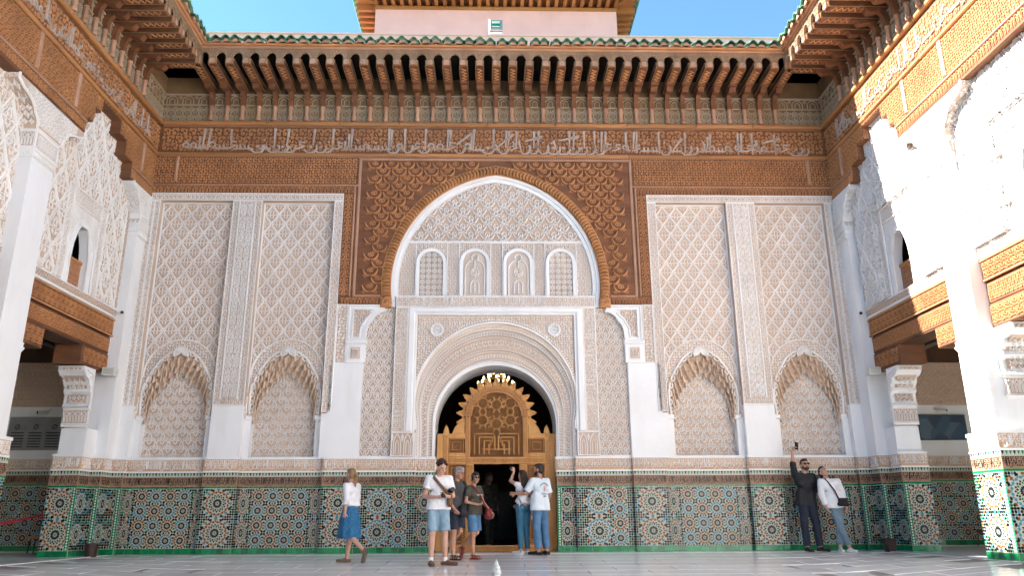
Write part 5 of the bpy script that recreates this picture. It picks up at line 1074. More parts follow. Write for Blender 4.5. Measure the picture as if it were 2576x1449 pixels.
# ================================================================ SMALL FIXTURES
fl = thing('floodlight', 'grey floodlight on a bracket in front of the pink hall wall', 'floodlight', (0.0, 0.85, 12.11))
g = G(); g.bevbox(-0.17, 0.17, 0.24, 0.56, -0.05, 0.10, 0.02); b = obj('lamp_housing', g, ['grey_metal'], fl)
g = G(); g.ubox(-0.115, 0.115, 0.31, 0.52, 0.10, 0.106); obj('lamp_glass', g, ['tile_green'], b)
g = G(); g.ubox(-0.10, 0.10, 0.33, 0.36, 0.107, 0.109); g.ubox(-0.10, 0.10, 0.44, 0.505, 0.107, 0.109); obj('lamp_reflector', g, ['tile_white'], b)
g = G(); g.bevbox(-0.17, 0.17, 0.08, 0.23, -0.04, 0.08, 0.02); obj('ballast_box', g, ['white_plastic'], fl)
g = G(); g.box(-0.15, -0.13, -0.02, 0.02, 0, 0.1); g.box(0.13, 0.15, -0.02, 0.02, 0, 0.1); obj('stand', g, ['grey_metal'], fl)
def cctv(label, loc, rz, L=0.14):
    t = thing('security_camera', label, 'camera', loc, rz)
    g = G(); g.tube([(0, 0.0, 0), (0, -L, -0.03)], 0.035, 10); obj('camera_body', g, ['white_plastic'], t, True)
    g = G(); g.tube([(0, -L, -0.03), (0, -L - 0.012, -0.033)], 0.033, 10); obj('lens', g, ['dark_metal'], t)
    g = G(); g.tube([(0, 0.0, 0.0), (0, 0.05, 0.06)], 0.015, 6); obj('arm', g, ['white_plastic'], t)
cctv('small camera on the left corner pilaster below the stucco', (-7.66, -0.43, 4.73), 0.5)
cctv('small camera on the right corner pilaster below the stucco', (7.66, -0.43, 4.73), -0.5)
cctv('small camera high on the left gallery wall', (-9.85, 1.42, 2.95), -0.8, 0.2)
cctv('bullet camera above the television on the right gallery wall', (10.0, 1.42, 2.95), 0.9, 0.2)
for s, w in ((-1, 'left'), (1, 'right')):
    t = thing('wall_speaker', 'cream box speaker beside the ' + w + ' bracket capital', 'speaker', (s * 7.64, -0.62, 3.38))
    g = G(); g.box(-0.11, 0.13, -0.08, 0.10, 0, 0.16); obj('cabinet', g, ['white_plastic'], t)
    g = G(); g.box(-0.09, 0.11, -0.086, -0.08, 0.02, 0.14); obj('grille', g, ['tile_cream'], t)
tv = thing('television', 'flat dark television showing a hand on cloth in the right gallery', 'television', (10.08, 1.44, 2.28))
g = G(); g.bevbox(-0.55, 0.55, 0, 0.56, -0.05, 0.02, 0.008); obj('bezel', g, ['dark_metal'], tv)
m = bpy.data.materials.new('tv_picture'); m.use_nodes = True; nt = m.node_tree; b = nt.nodes["Principled BSDF"]
tc = nt.nodes.new("ShaderNodeTexCoord"); vo = nt.nodes.new("ShaderNodeTexVoronoi"); vo.inputs["Scale"].default_value = 3.2; nt.links.new(tc.outputs["Object"], vo.inputs["Vector"])
cr = nt.nodes.new("ShaderNodeValToRGB"); e = cr.color_ramp.elements; e[0].color = (0.03, 0.06, 0.09, 1); e[1].color = (0.10, 0.03, 0.025, 1); x = e.new(0.35); x.color = (0.05, 0.085, 0.11, 1); x = e.new(0.62); x.color = (0.025, 0.04, 0.06, 1); cr.color_ramp.interpolation = 'CONSTANT'
sx = nt.nodes.new("ShaderNodeSeparateColor"); nt.links.new(vo.outputs["Color"], sx.inputs[0]); nt.links.new(sx.outputs[0], cr.inputs[0]); nt.links.new(cr.outputs[0], b.inputs["Base Color"]); nt.links.new(cr.outputs[0], b.inputs["Emission Color"]); b.inputs["Emission Strength"].default_value = 0.02; b.inputs["Roughness"].default_value = 0.2
MATS['tv_picture'] = m
g = G(); g.ubox(-0.53, 0.53, 0.02, 0.54, 0.02, 0.023); obj('screen', g, ['tv_picture'], tv)
po = thing('rules_banner', 'grey printed banner with round signs and text lines in the left gallery', 'banner', (-10.05, 1.44, 2.12))
g = G(); P = np.array([[(u, -0.01 - 0.012 * math.sin(u * 7 + v * 3), v) for u in np.linspace(-0.6, 0.6, 16)] for v in np.linspace(0, 0.72, 6)]); g.grid(P); obj('sheet', g, ['grey_sheet'], po, True)
g = G()
for k in range(3): V, F = ribbons([(arc(-0.4 + k * 0.4, 0.5, 0.05, 0, 360, 13), 0.016), ([(-0.43 + k * 0.4, 0.47), (-0.37 + k * 0.4, 0.53)], 0.014)], 0.002); g.add(fmap(V[:, 0], V[:, 1], V[:, 2] + 0.026), F)
for c in range(3):
    for r in range(6): g.ubox(-0.52 + c * 0.38, -0.24 + c * 0.38, 0.06 + r * 0.06, 0.08 + r * 0.06, 0.024, 0.026)
obj('print', g, ['dark_metal'], po, kind='stuff')
for s, w in ((-1, 'left'), (1, 'right')):
    t = thing('waste_bin', 'small dark round bin against the tiles in the ' + w + ' corner', 'bin', (s * 7.50, -0.62, -0.015))
    g = G(); n = 20
    for z, r in ((0.0, 0.10), (0.07, 0.108), (0.14, 0.114), (0.21, 0.12)): pass
    g.lathe([(0.0, 0.0), (0.098, 0.0), (0.104, 0.06), (0.108, 0.065), (0.106, 0.07), (0.112, 0.14), (0.116, 0.145), (0.114, 0.15), (0.120, 0.235), (0.112, 0.235), (0.096, 0.02), (0.0, 0.02)], (0, 0, 0), 20); obj('bucket', g, ['bin_leather'], t)
    g = G(); g.lathe([(0.112, 0.225), (0.125, 0.23), (0.126, 0.245), (0.113, 0.25)], (0, 0, 0), 20); obj('rim', g, ['bin_leather'], t)
# stools in the galleries
def stool(label, loc, top, legm, w=0.13):
    t = thing('stool', label, 'stool', loc)
    g = G(); g.box(-w, w, -w * 0.8, w * 0.8, 0.27, 0.33); obj('seat', g, [top], t)
    for a in (-1, 1):
        for b in (-1, 1): g = G(); g.tube([(a * w * 0.85, b * w * 0.65, 0.27), (a * w * 1.0, b * w * 0.8, 0)], 0.013, 6); obj('leg', g, [legm], t)
stool('low stool with pale wooden seat and thin metal legs in the left gallery', (-9.05, 0.4, 0.03), 'wood_pale', 'dark_metal')
stool('wooden stool in shade behind the right pier', (10.35, 0.9, 0.03), 'wood', 'wood', 0.15)
po = thing('rope_post', 'thin dark post with a knotted red ribbon in the left gallery', 'barrier', (-8.90, 0.15, 0.03))
g = G(); g.tube([(0, 0, 0), (0, 0, 0.72)], 0.012, 6); g.lathe([(0, 0), (0.09, 0.0), (0.09, 0.012), (0, 0.015)], (0, 0, 0), 14); obj('post', g, ['dark_metal'], po)
mat('red_ribbon', (0.62, 0.03, 0.06), 0.5)
g = G(); g.ball((0, 0, 0.73), 0.035, 8); g.tube([(0, 0, 0.73), (0.05, 0, 0.79)], [0.02, 0.012], 5); g.tube([(0, 0, 0.73), (-0.04, 0, 0.80)], [0.02, 0.012], 5)
P = []
for t in np.linspace(0, 1, 12): P.append([(-1.6 * t, -0.1 * t, 0.73 - 0.25 * t + 0.0 + dz - 0.16 * t * (1 - t)) for dz in (0.026, -0.026)])
g.grid(np.array(P)); obj('ribbon', g, ['red_ribbon'], po)
# fountain jet rising at the front edge
ft = thing('fountain_jet', 'small bubbling water jet at the bottom edge of the picture', 'fountain', (-0.02, -4.42, fz(-4.42)))
mat('foam', (0.78, 0.80, 0.78), 0.25, (0.45, 0.50, 0.48), 30, bump=0.6, bscale=60, spec=0.6)
g = G(); rr = random.Random(4); W = []
for k in range(14):
    z = -0.02 + 0.27 * k / 13; r = 0.058 * (1 - (k / 13) ** 2.2) + 0.004
    W.append([(r * (1 + 0.35 * rr.uniform(-1, 1)) * math.cos(a) + 0.01, r * (1 + 0.35 * rr.uniform(-1, 1)) * math.sin(a), z) for a in np.linspace(0, 2 * math.pi, 14, endpoint=False)])
g.grid(np.array(W), 0, True); obj('water_column', g, ['foam'], ft, True)
g = G(); g.lathe([(0.0, -0.03), (0.12, -0.03), (0.12, 0.01), (0.05, 0.03), (0.03, 0.12), (0.0, 0.12)], (0.03, 0.02, 0), 14); obj('nozzle', g, ['dark_metal'], ft)

# ================================================================ PEOPLE
from mathutils import noise as mnoise
mat('skin', (0.56, 0.325, 0.235), 0.5, (0.50, 0.27, 0.195), 14, spec=0.35)
mat('skin_tan', (0.47, 0.25, 0.165), 0.5, (0.41, 0.21, 0.14), 14, spec=0.35)
mat('skin_dark', (0.20, 0.11, 0.075), 0.5)
mat('lip', (0.42, 0.15, 0.13), 0.5); mat('eye_white', (0.75, 0.73, 0.70), 0.3); mat('eye_dark', (0.02, 0.015, 0.012), 0.2)
mat('hair_brown', (0.055, 0.026, 0.014), 0.55, (0.03, 0.015, 0.009), 60, bump=0.5, bscale=120)
mat('hair_black', (0.014, 0.010, 0.009), 0.45, (0.025, 0.016, 0.013), 60, bump=0.4, bscale=120)
mat('hair_grey', (0.33, 0.33, 0.34), 0.6, (0.20, 0.20, 0.205), 70, bump=0.5, bscale=120)
mat('hair_blond', (0.36, 0.215, 0.10), 0.5, (0.17, 0.09, 0.04), 30, stretch=(6, 6, 0.6), bump=0.4, bscale=90)
mat('cotton_white', (0.74, 0.74, 0.745), 0.85, (0.66, 0.66, 0.68), 7, bump=0.25, bscale=30)
mat('cotton_pale', (0.68, 0.735, 0.78), 0.85, (0.60, 0.66, 0.71), 7, bump=0.25, bscale=30)
mat('denim_light', (0.26, 0.38, 0.46), 0.85, (0.16, 0.26, 0.35), 8, bump=0.3, bscale=60)
mat('denim_blue', (0.10, 0.215, 0.36), 0.85, (0.06, 0.15, 0.27), 8, bump=0.3, bscale=60)
mat('denim_teal', (0.045, 0.17, 0.26), 0.85, (0.03, 0.12, 0.20), 8, bump=0.3, bscale=60)
mat('denim_grey', (0.17, 0.25, 0.30), 0.85, (0.12, 0.185, 0.235), 8, bump=0.3, bscale=60)
mat('skirt_blue', (0.012, 0.085, 0.20), 0.8, (0.03, 0.16, 0.30), 26, bump=0.2)
mat('tee_grey', (0.065, 0.062, 0.065), 0.85, (0.045, 0.042, 0.045), 8, bump=0.3)
mat('tee_olive', (0.075, 0.066, 0.046), 0.85, (0.05, 0.045, 0.033), 8, bump=0.3)
mat('navy', (0.014, 0.019, 0.034), 0.85, (0.02, 0.026, 0.045), 8, bump=0.3); mat('black_cloth', (0.012, 0.012, 0.013), 0.8, (0.022, 0.022, 0.024), 8, bump=0.3)
mat('pattern_cloth', (0.06, 0.05, 0.035), 0.85, (0.012, 0.014, 0.012), 18)
mat('leather_brown', (0.16, 0.075, 0.032), 0.5, (0.11, 0.05, 0.02), 20); mat('leather_red', (0.21, 0.022, 0.022), 0.45, (0.15, 0.015, 0.016), 20)
mat('suede_tan', (0.20, 0.135, 0.085), 0.8, (0.15, 0.10, 0.06), 20); mat('sole', (0.10, 0.09, 0.08), 0.8); mat('shoe_black', (0.014, 0.014, 0.014), 0.5); mat('shoe_white', (0.74, 0.73, 0.72), 0.6); mat('phone', (0.01, 0.01, 0.012), 0.15)
mat('print_teal', (0.02, 0.20, 0.22), 0.8); mat('print_pink', (0.70, 0.30, 0.30), 0.8); mat('print_white', (0.70, 0.70, 0.66), 0.8)

def capsule(g, a, b, ra, rb, n=12, flat=False):
    a = Vector(a); b = Vector(b); d = b - a; L = d.length
    if L < 1e-6: g.ball(a, ra, n); return
    d = d / L; e = d.orthogonal().normalized(); f = d.cross(e); W = []
    prof = []
    if flat: prof = [(0, 0.001), (0, ra), (L, rb), (L, 0.001)]
    else:
        for t in np.linspace(-90, 0, 5): prof.append((ra * math.sin(R(t)), max(0.0005, ra * math.cos(R(t)))))
        for t in np.linspace(0, 90, 5): prof.append((L + rb * math.sin(R(t)), max(0.0005, rb * math.cos(R(t)))))
    for h, r in prof: W.append([a + d * h + r * (e * math.cos(t) + f * math.sin(t)) for t in np.linspace(0, 2 * math.pi, n, endpoint=False)])
    g.grid(np.array(W), 0, True)
def sculpt(name, g, matn, parent, voxel=0.012, smooth=3, wrinkle=0.0, seed=0.0, wz=1.0):
    me = g.mesh('tmp', [matn]); o = bpy.data.objects.new('tmp', me); COL.objects.link(o)
    m = o.modifiers.new('r', 'REMESH'); m.mode = 'VOXEL'; m.voxel_size = voxel; m.use_smooth_shade = True
    if smooth: s = o.modifiers.new('s', 'SMOOTH'); s.factor = 0.5; s.iterations = smooth
    dg = bpy.context.evaluated_depsgraph_get(); dg.update()
    out = bpy.data.meshes.new_from_object(o.evaluated_get(dg)); bpy.data.objects.remove(o); bpy.data.meshes.remove(me)
    out.name = name; out.materials.clear(); out.materials.append(MATS[matn])
    if wrinkle:
        n = len(out.vertices); co = np.empty(n * 3, np.float32); no = np.empty(n * 3, np.float32); out.vertices.foreach_get('co', co); out.vertices.foreach_get('normal', no); co = co.reshape(-1, 3); no = no.reshape(-1, 3)
        w = np.array([mnoise.noise((c[0] * 9 + seed, c[1] * 9, c[2] * 9 * wz + c[0] * 5)) + 0.5 * mnoise.noise((c[0] * 22, c[1] * 22 + seed, c[2] * 22 * wz)) for c in co])
        out.vertices.foreach_set('co', (co + no * (w * wrinkle)[:, None]).astype(np.float32).ravel())
    out.polygons.foreach_set('use_smooth', np.ones(len(out.polygons), bool)); out.update()
    return link(name, out, parent)
BASE = dict(pelvis=(0, 0, .94), waist=(0, 0, 1.10), chest=(0, 0, 1.30), neck=(0, .01, 1.46), head=(0, -.02, 1.635),
            sR=(-.175, 0, 1.415), eR=(-.215, .03, 1.14), wR=(-.225, -.03, .90), sL=(.175, 0, 1.415), eL=(.215, .03, 1.14), wL=(.225, -.03, .90),
            hR=(-.085, 0, .93), kR=(-.095, -.015, .50), aR=(-.10, .02, .085), tR=(-.12, -.15, .03), hL=(.085, 0, .93), kL=(.095, -.015, .50), aL=(.10, .02, .085), tL=(.12, -.15, .03))
def person(label, loc, rz, H, pose, skin='skin', shirt=None, pants=None, skirt=None, shoes=None, hair=None, head=(0, 0, 0), fem=False, hands=None, beard=None, sleeve=0.6, shirt_len=0.90, leg=0.5, loose=0.018, socks=None, sandals=False, group=None, wid=1.0, name='person'):
    J = {k: Vector(v) for k, v in BASE.items()}; J.update({k: Vector(v) for k, v in pose.items()})
    k = H / 1.75
    root = thing(name, label, 'person', loc, rz, group); root.scale = (k, k, k)
    hd = hands or {}
    sw = 0.9 if fem else 1.0
    # ---- body
    g = G(); cx = lambda p, w: (p + Vector((-w, 0, 0)), p + Vector((w, 0, 0)))
    ax = (J['sL'] - J['sR']).normalized()
    def cross(p, w, r): capsule(g, p - ax * w, p + ax * w, r, r)
    cross(J['chest'], 0.085 * sw, 0.098); cross(J['waist'], 0.055 * sw, 0.092); cross(J['pelvis'], 0.07, 0.10)
    capsule(g, J['chest'], J['waist'], 0.105, 0.095); capsule(g, J['waist'], J['pelvis'], 0.095, 0.105)
    capsule(g, J['sR'], J['sL'], 0.052, 0.052); capsule(g, J['chest'], J['neck'], 0.085, 0.055); capsule(g, J['neck'], J['neck'] * 0.35 + J['head'] * 0.65 + Vector((0, 0.01, 0)), 0.052, 0.05)
    for s in 'RL':
        capsule(g, J['s' + s], J['e' + s], 0.048 * wid, 0.038 * wid); capsule(g, J['e' + s], J['w' + s], 0.038 * wid, 0.026)
        capsule(g, J['h' + s], J['k' + s], 0.082 * wid, 0.055 * wid); m = J['k' + s].lerp(J['a' + s], 0.35) + Vector((0, 0.012, 0)); capsule(g, J['k' + s], m, 0.053 * wid, 0.055 * wid); capsule(g, m, J['a' + s], 0.055 * wid, 0.034)
        capsule(g, J['a' + s] + Vector((0, 0.02, -0.035)), J['t' + s], 0.036, 0.026)
        # hand: palm, four fingers, thumb
        fd = (J['w' + s] - J['e' + s]).normalized(); d, curl, pn = hd.get(s, (fd, 0.5, None)); d = Vector(d).normalized(); sx = -1 if s == 'R' else 1
        pn = Vector(pn).normalized() if pn else Vector((-sx, 0, 0)); pn = (pn - d * pn.dot(d)).normalized(); side_ = d.cross(pn) * (1 if s == 'L' else -1)
        w0 = J['w' + s]; p1 = w0 + d * 0.085
        for q in (-0.026, -0.009, 0.009, 0.026): capsule(g, w0 + d * 0.015 + side_ * q * 0.6, p1 + side_ * q, 0.016, 0.0125, 8)
        for q, Lf in zip((-0.030, -0.010, 0.010, 0.030), (0.062, 0.072, 0.076, 0.066)):
            k1 = p1 + side_ * q; k2 = k1 + (d * math.cos(curl) + pn * math.sin(curl)) * Lf * 0.55; k3 = k2 + (d * math.cos(curl * 2.1) + pn * math.sin(curl * 2.1)) * Lf * 0.5
            capsule(g, k1, k2, 0.0095, 0.0088, 8); capsule(g, k2, k3, 0.0088, 0.0075, 8)
        t0 = w0 + d * 0.03 + side_ * 0.025; t1 = t0 + (d * 0.6 + side_ * 0.8 + pn * 0.35).normalized() * 0.045; capsule(g, t0, t1, 0.013, 0.011, 8); capsule(g, t1, t1 + (d * 0.9 + side_ * 0.2 + pn * 0.4).normalized() * 0.032, 0.0105, 0.0085, 8)
    # head in its own frame (yaw, pitch, roll)
    HM = Matrix.Rotation(head[0], 3, 'Z') @ Matrix.Rotation(head[1], 3, 'X') @ Matrix.Rotation(head[2], 3, 'Y'); hp = lambda *p: J['head'] + HM @ Vector(p)
    def hball(gg, c, r, n=14):
        i0 = len(gg.V); gg.ball((0, 0, 0), r, n); V = gg.V[i0]; gg.V[i0] = np.array([hp(*(Vector(v) + Vector(c))) for v in V])
    hball(g, (0, 0, 0.015), (0.074, 0.094, 0.105)); hball(g, (0, -0.022, -0.045), (0.058, 0.068, 0.07)); hball(g, (0, -0.06, -0.088), (0.028, 0.026, 0.022), 10)
    capsule(g, hp(0, -0.088, 0.012), hp(0, -0.108, -0.026), 0.009, 0.013, 8)
    for s in (-1, 1): hball(g, (s * 0.076, 0.012, -0.008), (0.012, 0.022, 0.032), 8); hball(g, (s * 0.04, -0.066, -0.03), (0.022, 0.02, 0.022), 8)
    hball(g, (0, -0.083, 0.035), (0.05, 0.014, 0.014), 8)
    body = sculpt('body', g, skin, root, 0.0078, 2)
    # face details
    g = G()
    for s in (-1, 1): hball(g, (s * 0.031, -0.083, 0.008), (0.014, 0.009, 0.008), 8)
    obj('eyes', g, ['eye_white'], body, True)
    g = G()
    for s in (-1, 1): hball(g, (s * 0.031, -0.090, 0.008), (0.0065, 0.004, 0.0065), 8); capsule(g, hp(s * 0.014, -0.094, 0.027), hp(s * 0.046, -0.086, 0.028), 0.0045, 0.004, 6)
    obj('brows', g, ['eye_dark' if hair and hair[1] != 'hair_blond' else 'hair_blond'], body, True)
    g = G(); capsule(g, hp(-0.02, -0.088, -0.060), hp(0.02, -0.088, -0.060), 0.006, 0.006, 8); obj('mouth', g, ['lip'], body, True)
    # ---- hair
    if hair:
        g = G(); kind, hm = hair[0], hair[1]
        if kind == 'curly':
            rr = random.Random(3); hball(g, (0, 0.02, 0.045), (0.082, 0.098, 0.088))
            for _ in range(90):
                th = rr.uniform(0, 2 * math.pi); ph = rr.uniform(0, 1.45); p = (0.088 * math.sin(ph) * math.cos(th), 0.012 + 0.104 * math.sin(ph) * math.sin(th), 0.04 + 0.10 * math.cos(ph))
                if p[1] < -0.045 and p[2] < 0.085: continue
                hball(g, p, [0.02 * rr.uniform(0.8, 1.25)] * 3, 8)
        else:
            hball(g, (0, 0.020, 0.028), (0.080, 0.094, 0.104)); hball(g, (0, 0.045, -0.02), (0.072, 0.066, 0.075)); hball(g, (0, -0.03, 0.08), (0.066, 0.066, 0.045), 10)
            if kind == 'fringe': hball(g, (0, -0.06, 0.065), (0.066, 0.042, 0.042), 10); hball(g, (0.0, 0.04, -0.05), (0.068, 0.06, 0.06), 10); [hball(g, (s * 0.07, -0.01, 0.0), (0.018, 0.04, 0.05), 8) for s in (-1, 1)]
            if kind == 'long':
                down = hair[2]; A = hp(0, 0.05, 0.0)
                for s, r in ((-0.05, 0.04), (0, 0.05), (0.05, 0.04)): capsule(g, A + ax * s, A + ax * s * 1.2 + Vector(down) * 0.55, r, r); capsule(g, A + ax * s * 1.2 + Vector(down) * 0.5, A + ax * s * 0.9 + Vector(down), r, 0.022)
            if kind == 'pony':
                A = hp(0, 0.098, 0.02); capsule(g, A, A + Vector((0, 0.045, -0.05)), 0.03, 0.034); capsule(g, A + Vector((0, 0.045, -0.05)), A + Vector((0, 0.03, -0.28)), 0.036, 0.016)
            if kind == 'tied': hball(g, (0, 0.10, 0.04), (0.03, 0.03, 0.03), 8)
        sculpt('hair', g, hm, root, 0.009, 1 if kind == 'curly' else 2, 0.003, 2.0)
    if beard:
        g = G(); hball(g, (0, -0.045, -0.082), (0.052, 0.05, 0.042), 12); hball(g, (0, -0.082, -0.048), (0.03, 0.016, 0.008), 8); [hball(g, (s * 0.055, -0.02, -0.05), (0.014, 0.035, 0.04), 8) for s in (-1, 1)]; sculpt('beard', g, beard, root, 0.008, 1, 0.002)
    # ---- shirt
    if shirt:
        g = G(); lo = loose
        def cr(p, w, r): capsule(g, p - ax * w, p + ax * w, r, r)
        cr(J['chest'] + Vector((0, 0, 0.03)), 0.092 * sw, 0.102 + lo); cr(J['waist'], 0.07 * sw, 0.10 + lo); capsule(g, J['chest'], J['waist'], 0.11 + lo, 0.10 + lo)
        capsule(g, J['sR'], J['sL'], 0.058 + lo * 0.4, 0.058 + lo * 0.4); capsule(g, J['chest'], J['neck'] + Vector((0, 0, -0.035)), 0.09 + lo * 0.5, 0.062)
        if fem: [capsule(g, J['chest'] + ax * s * 0.07 + Vector((0, -0.06, -0.02)), J['chest'] + ax * s * 0.07 + Vector((0, -0.05, -0.04)), 0.06, 0.06) for s in (-1, 1)]
        hem = J['pelvis'].copy(); hem.z += shirt_len - 0.94
        for w in (-0.075, -0.035, 0.035, 0.075): capsule(g, J['waist'] + ax * w * sw, hem + ax * w, 0.105 + lo * 0.8, 0.124 + lo, 14, True)
        for s in 'RL':
            S_, E_, W_ = J['s' + s], J['e' + s], J['w' + s]
            if sleeve <= 1: capsule(g, S_.lerp(E_, -0.05), S_.lerp(E_, sleeve), 0.060 + lo * 0.5, 0.058 + lo * 0.7, 12, True); g.ball(S_, 0.062 + lo * 0.5, 10)
            else: capsule(g, S_, E_, 0.060 + lo * 0.5, 0.052 + lo * 0.6); capsule(g, E_, E_.lerp(W_, sleeve - 1), 0.052 + lo * 0.6, 0.045 + lo * 0.6, 12, True)
        sculpt('shirt', g, shirt, root, 0.011, 3, 0.011, 1.3 + rz, 0.8)
    # ---- trousers
    if pants:
        g = G(); hip = J['pelvis']; capsule(g, hip - ax * 0.075, hip + ax * 0.075, 0.118, 0.118); capsule(g, hip + Vector((0, 0, 0.06)), hip, 0.10, 0.115)
        for w in (-0.05, 0.05): capsule(g, J['waist'] * 0.45 + hip * 0.55 + ax * w, hip + ax * w, 0.092, 0.112, 14, True)
        for s in 'RL':
            Hh, K, A = J['h' + s], J['k' + s], J['a' + s]
            if leg <= 1: capsule(g, Hh, Hh.lerp(K, leg), 0.102, 0.088 + loose * 0.6, 14, True)
            else:
                capsule(g, Hh, K, 0.100, 0.066 + loose * 0.5); capsule(g, K, K.lerp(A, leg - 1), 0.066 + loose * 0.5, 0.050 + loose, 12, True)
            g.ball(Hh, 0.10, 12)
        sculpt('trousers', g, pants, root, 0.011, 3, 0.009, 4.1 + rz, 0.7)
    if skirt:
        g = G(); kr, kl = J['kR'], J['kL']; W = []
        for t in np.linspace(0, 1, 12):
            c = (J['waist'] + Vector((0, 0, -0.03))).lerp((kr + kl) / 2 + Vector((0, 0, -0.06)), t); row = []
            spread = abs(kr.y - kl.y) * 0.5 * t
            for a in np.linspace(0, 2 * math.pi, 36, endpoint=False):
                fx = (0.15 + 0.055 * min(1, t * 2.2) + 0.012 * t); fy = (0.118 + 0.055 * min(1, t * 2.2)) + spread * 0.85; wob = 1 + 0.055 * t * math.sin(a * 7 + 1) + 0.03 * t * math.sin(a * 11)
                row.append((c.x + fx * wob * math.cos(a), c.y + fy * wob * math.sin(a), c.z))
            W.append(row)
        g.grid(np.array(W), 0, True); Wi = np.array(W) * (0.97, 0.97, 1) ; g.grid(Wi[::-1], 0, True); obj('skirt', g, [skirt], root, True)
    # ---- shoes
    for s in 'RL':
        A, T = J['a' + s], J['t' + s]; d = (T - A); d.z = 0 if abs(T.z - 0.03) < 0.02 else d.z; d.normalize() if d.length else None; up = Vector((0, 0, 1)) if abs(T.z - 0.03) < 0.02 else (A - T).cross(Vector((1, 0, 0))).normalized()
        if up.z < 0: up = -up
        heel = Vector((A.x, A.y, T.z)) + d * -0.045 if abs(T.z - 0.03) < 0.02 else A.lerp(T, -0.1) - up * 0.05
        toe = T + d * 0.05
        if sandals:
            g = G(); [capsule(g, heel + d.cross(up) * q - up * 0.012, toe + d.cross(up) * q * 0.9 - up * 0.012, 0.016, 0.014, 8) for q in (-0.03, -0.012, 0.012, 0.03)]; sh = sculpt('sandal', g, shoes, root, 0.008, 1)
            g = G()
            for t in (0.3, 0.55, 0.8):
                c = heel.lerp(toe, t); sd = d.cross(up); g.tube([c + sd * 0.042 * math.cos(a) + up * (0.005 + (0.062 - 0.03 * t) * math.sin(a)) for a in np.linspace(0, math.pi, 9)], 0.009, 6)
            c = A + Vector((0, 0, 0.0)); g.tube([c + Vector((0.042 * math.cos(a), 0.05 * math.sin(a), 0)) for a in np.linspace(0, 2 * math.pi, 13)], 0.009, 6); obj('straps', g, [shoes], sh, True)
        elif shoes:
            g = G(); [capsule(g, heel + d.cross(up) * q, toe + d.cross(up) * q, 0.037, 0.028, 10) for q in (-0.012, 0.012)]; capsule(g, heel + d * 0.05 + up * 0.03, heel + d * 0.13 + up * 0.012, 0.036, 0.03); sculpt('shoe', g, shoes, root, 0.009, 2)
            g = G(); [capsule(g, heel - up * 0.03 + d.cross(up) * q, toe - up * 0.022 + d.cross(up) * q, 0.013, 0.012, 8) for q in (-0.03, -0.01, 0.01, 0.03)]; sculpt('sole', g, 'shoe_white' if shoes in ('shoe_white',) else 'sole', root, 0.008, 1)
        if socks: g = G(); capsule(g, A + Vector((0, 0, -0.02)), A.lerp(J['k' + s], 0.12), 0.042, 0.042, 12, True); sculpt('sock', g, socks, root, 0.01, 1)
    return root, J, k
def onp(root, k, p):                 # a point of a person's own space in the world
    c, s = math.cos(root.rotation_euler[2]), math.sin(root.rotation_euler[2]); p = Vector(p) * k
    return Vector((root.location.x + c * p.x - s * p.y, root.location.y + s * p.x + c * p.y, root.location.z + p.z))
def strap(pts, w=0.03): 
    g = G(); V = [Vector(p) for p in pts]; g.tube(V, w * 0.5, 6); return g
def glasses(root, J, head, matn, kindn='glasses', label=''):
    HM = Matrix.Rotation(head[0], 3, 'Z') @ Matrix.Rotation(head[1], 3, 'X') @ Matrix.Rotation(head[2], 3, 'Y'); hp = lambda *p: J['head'] + HM @ Vector(p); g = G()
    for s in (-1, 1):
        if kindn == 'sunglasses': g.grid(np.array([[hp(s * 0.033 + 0.026 * r * math.cos(a), -0.104, 0.004 + 0.021 * r * math.sin(a)) for a in np.linspace(0, 2 * math.pi, 12, endpoint=False)] for r in (0.02, 0.6, 1.0)]), 0, True)
        g.tube([hp(s * 0.033 + 0.026 * math.cos(a), -0.104, 0.004 + 0.02 * math.sin(a)) for a in np.linspace(0, 2 * math.pi, 13)], 0.003, 5)
        g.tube([hp(s * 0.06, -0.10, 0.01), hp(s * 0.08, 0.01, 0.01)], 0.003, 5)
    g.tube([hp(-0.01, -0.106, 0.006), hp(0.01, -0.106, 0.006)], 0.003, 5); obj(kindn, g, [matn], root)
def bag(name, label, root, k, c, size, matn, rzx=0.0, straps=(), cat='bag', strapmat=None, flap=True):
    w = onp(root, k, c); t = thing(name, label, cat, w, root.rotation_euler[2] + rzx); sx, sy, sz = size; g = G()
    for q in (-1, 1): capsule(g, (-sx * 0.7, q * sy * 0.4, -sz * 0.6), (sx * 0.7, q * sy * 0.4, -sz * 0.6), sy * 0.9, sy * 0.9); capsule(g, (-sx * 0.6, q * sy * 0.3, sz * 0.6), (sx * 0.6, q * sy * 0.3, sz * 0.6), sy * 0.7, sy * 0.7)
    capsule(g, (-sx * 0.6, 0, -sz * 0.5), (-sx * 0.5, 0, sz * 0.6), sy, sy * 0.8); capsule(g, (sx * 0.6, 0, -sz * 0.5), (sx * 0.5, 0, sz * 0.6), sy, sy * 0.8); capsule(g, (0, 0, -sz * 0.5), (0, 0, sz * 0.5), sy * 1.15, sy)
    sculpt('pouch', g, matn, t, 0.01, 2, 0.006)
    if straps:
        g = G(); rt = root.rotation_euler[2] + rzx; P = [onp(root, k, p) - w for p in straps]; c, s = math.cos(-rt), math.sin(-rt); g.tube([(p.x * c - p.y * s, p.x * s + p.y * c, p.z) for p in P], 0.014, 6); obj('strap', g, [strapmat or matn], t, True)
    return t
def phone(label, pos, rot, k=1.0):
    t = thing('phone', label, 'phone', pos); t.rotation_euler = rot; g = G(); g.bevbox(-0.036, 0.036, -0.075, 0.075, -0.004, 0.004, 0.002); obj('case', g, ['phone'], t); g = G(); g.ubox(-0.032, 0.032, -0.07, 0.07, -0.0048, -0.004); obj('screen', g, ['dark_metal'], t)

def G_at(y): return fz(y)
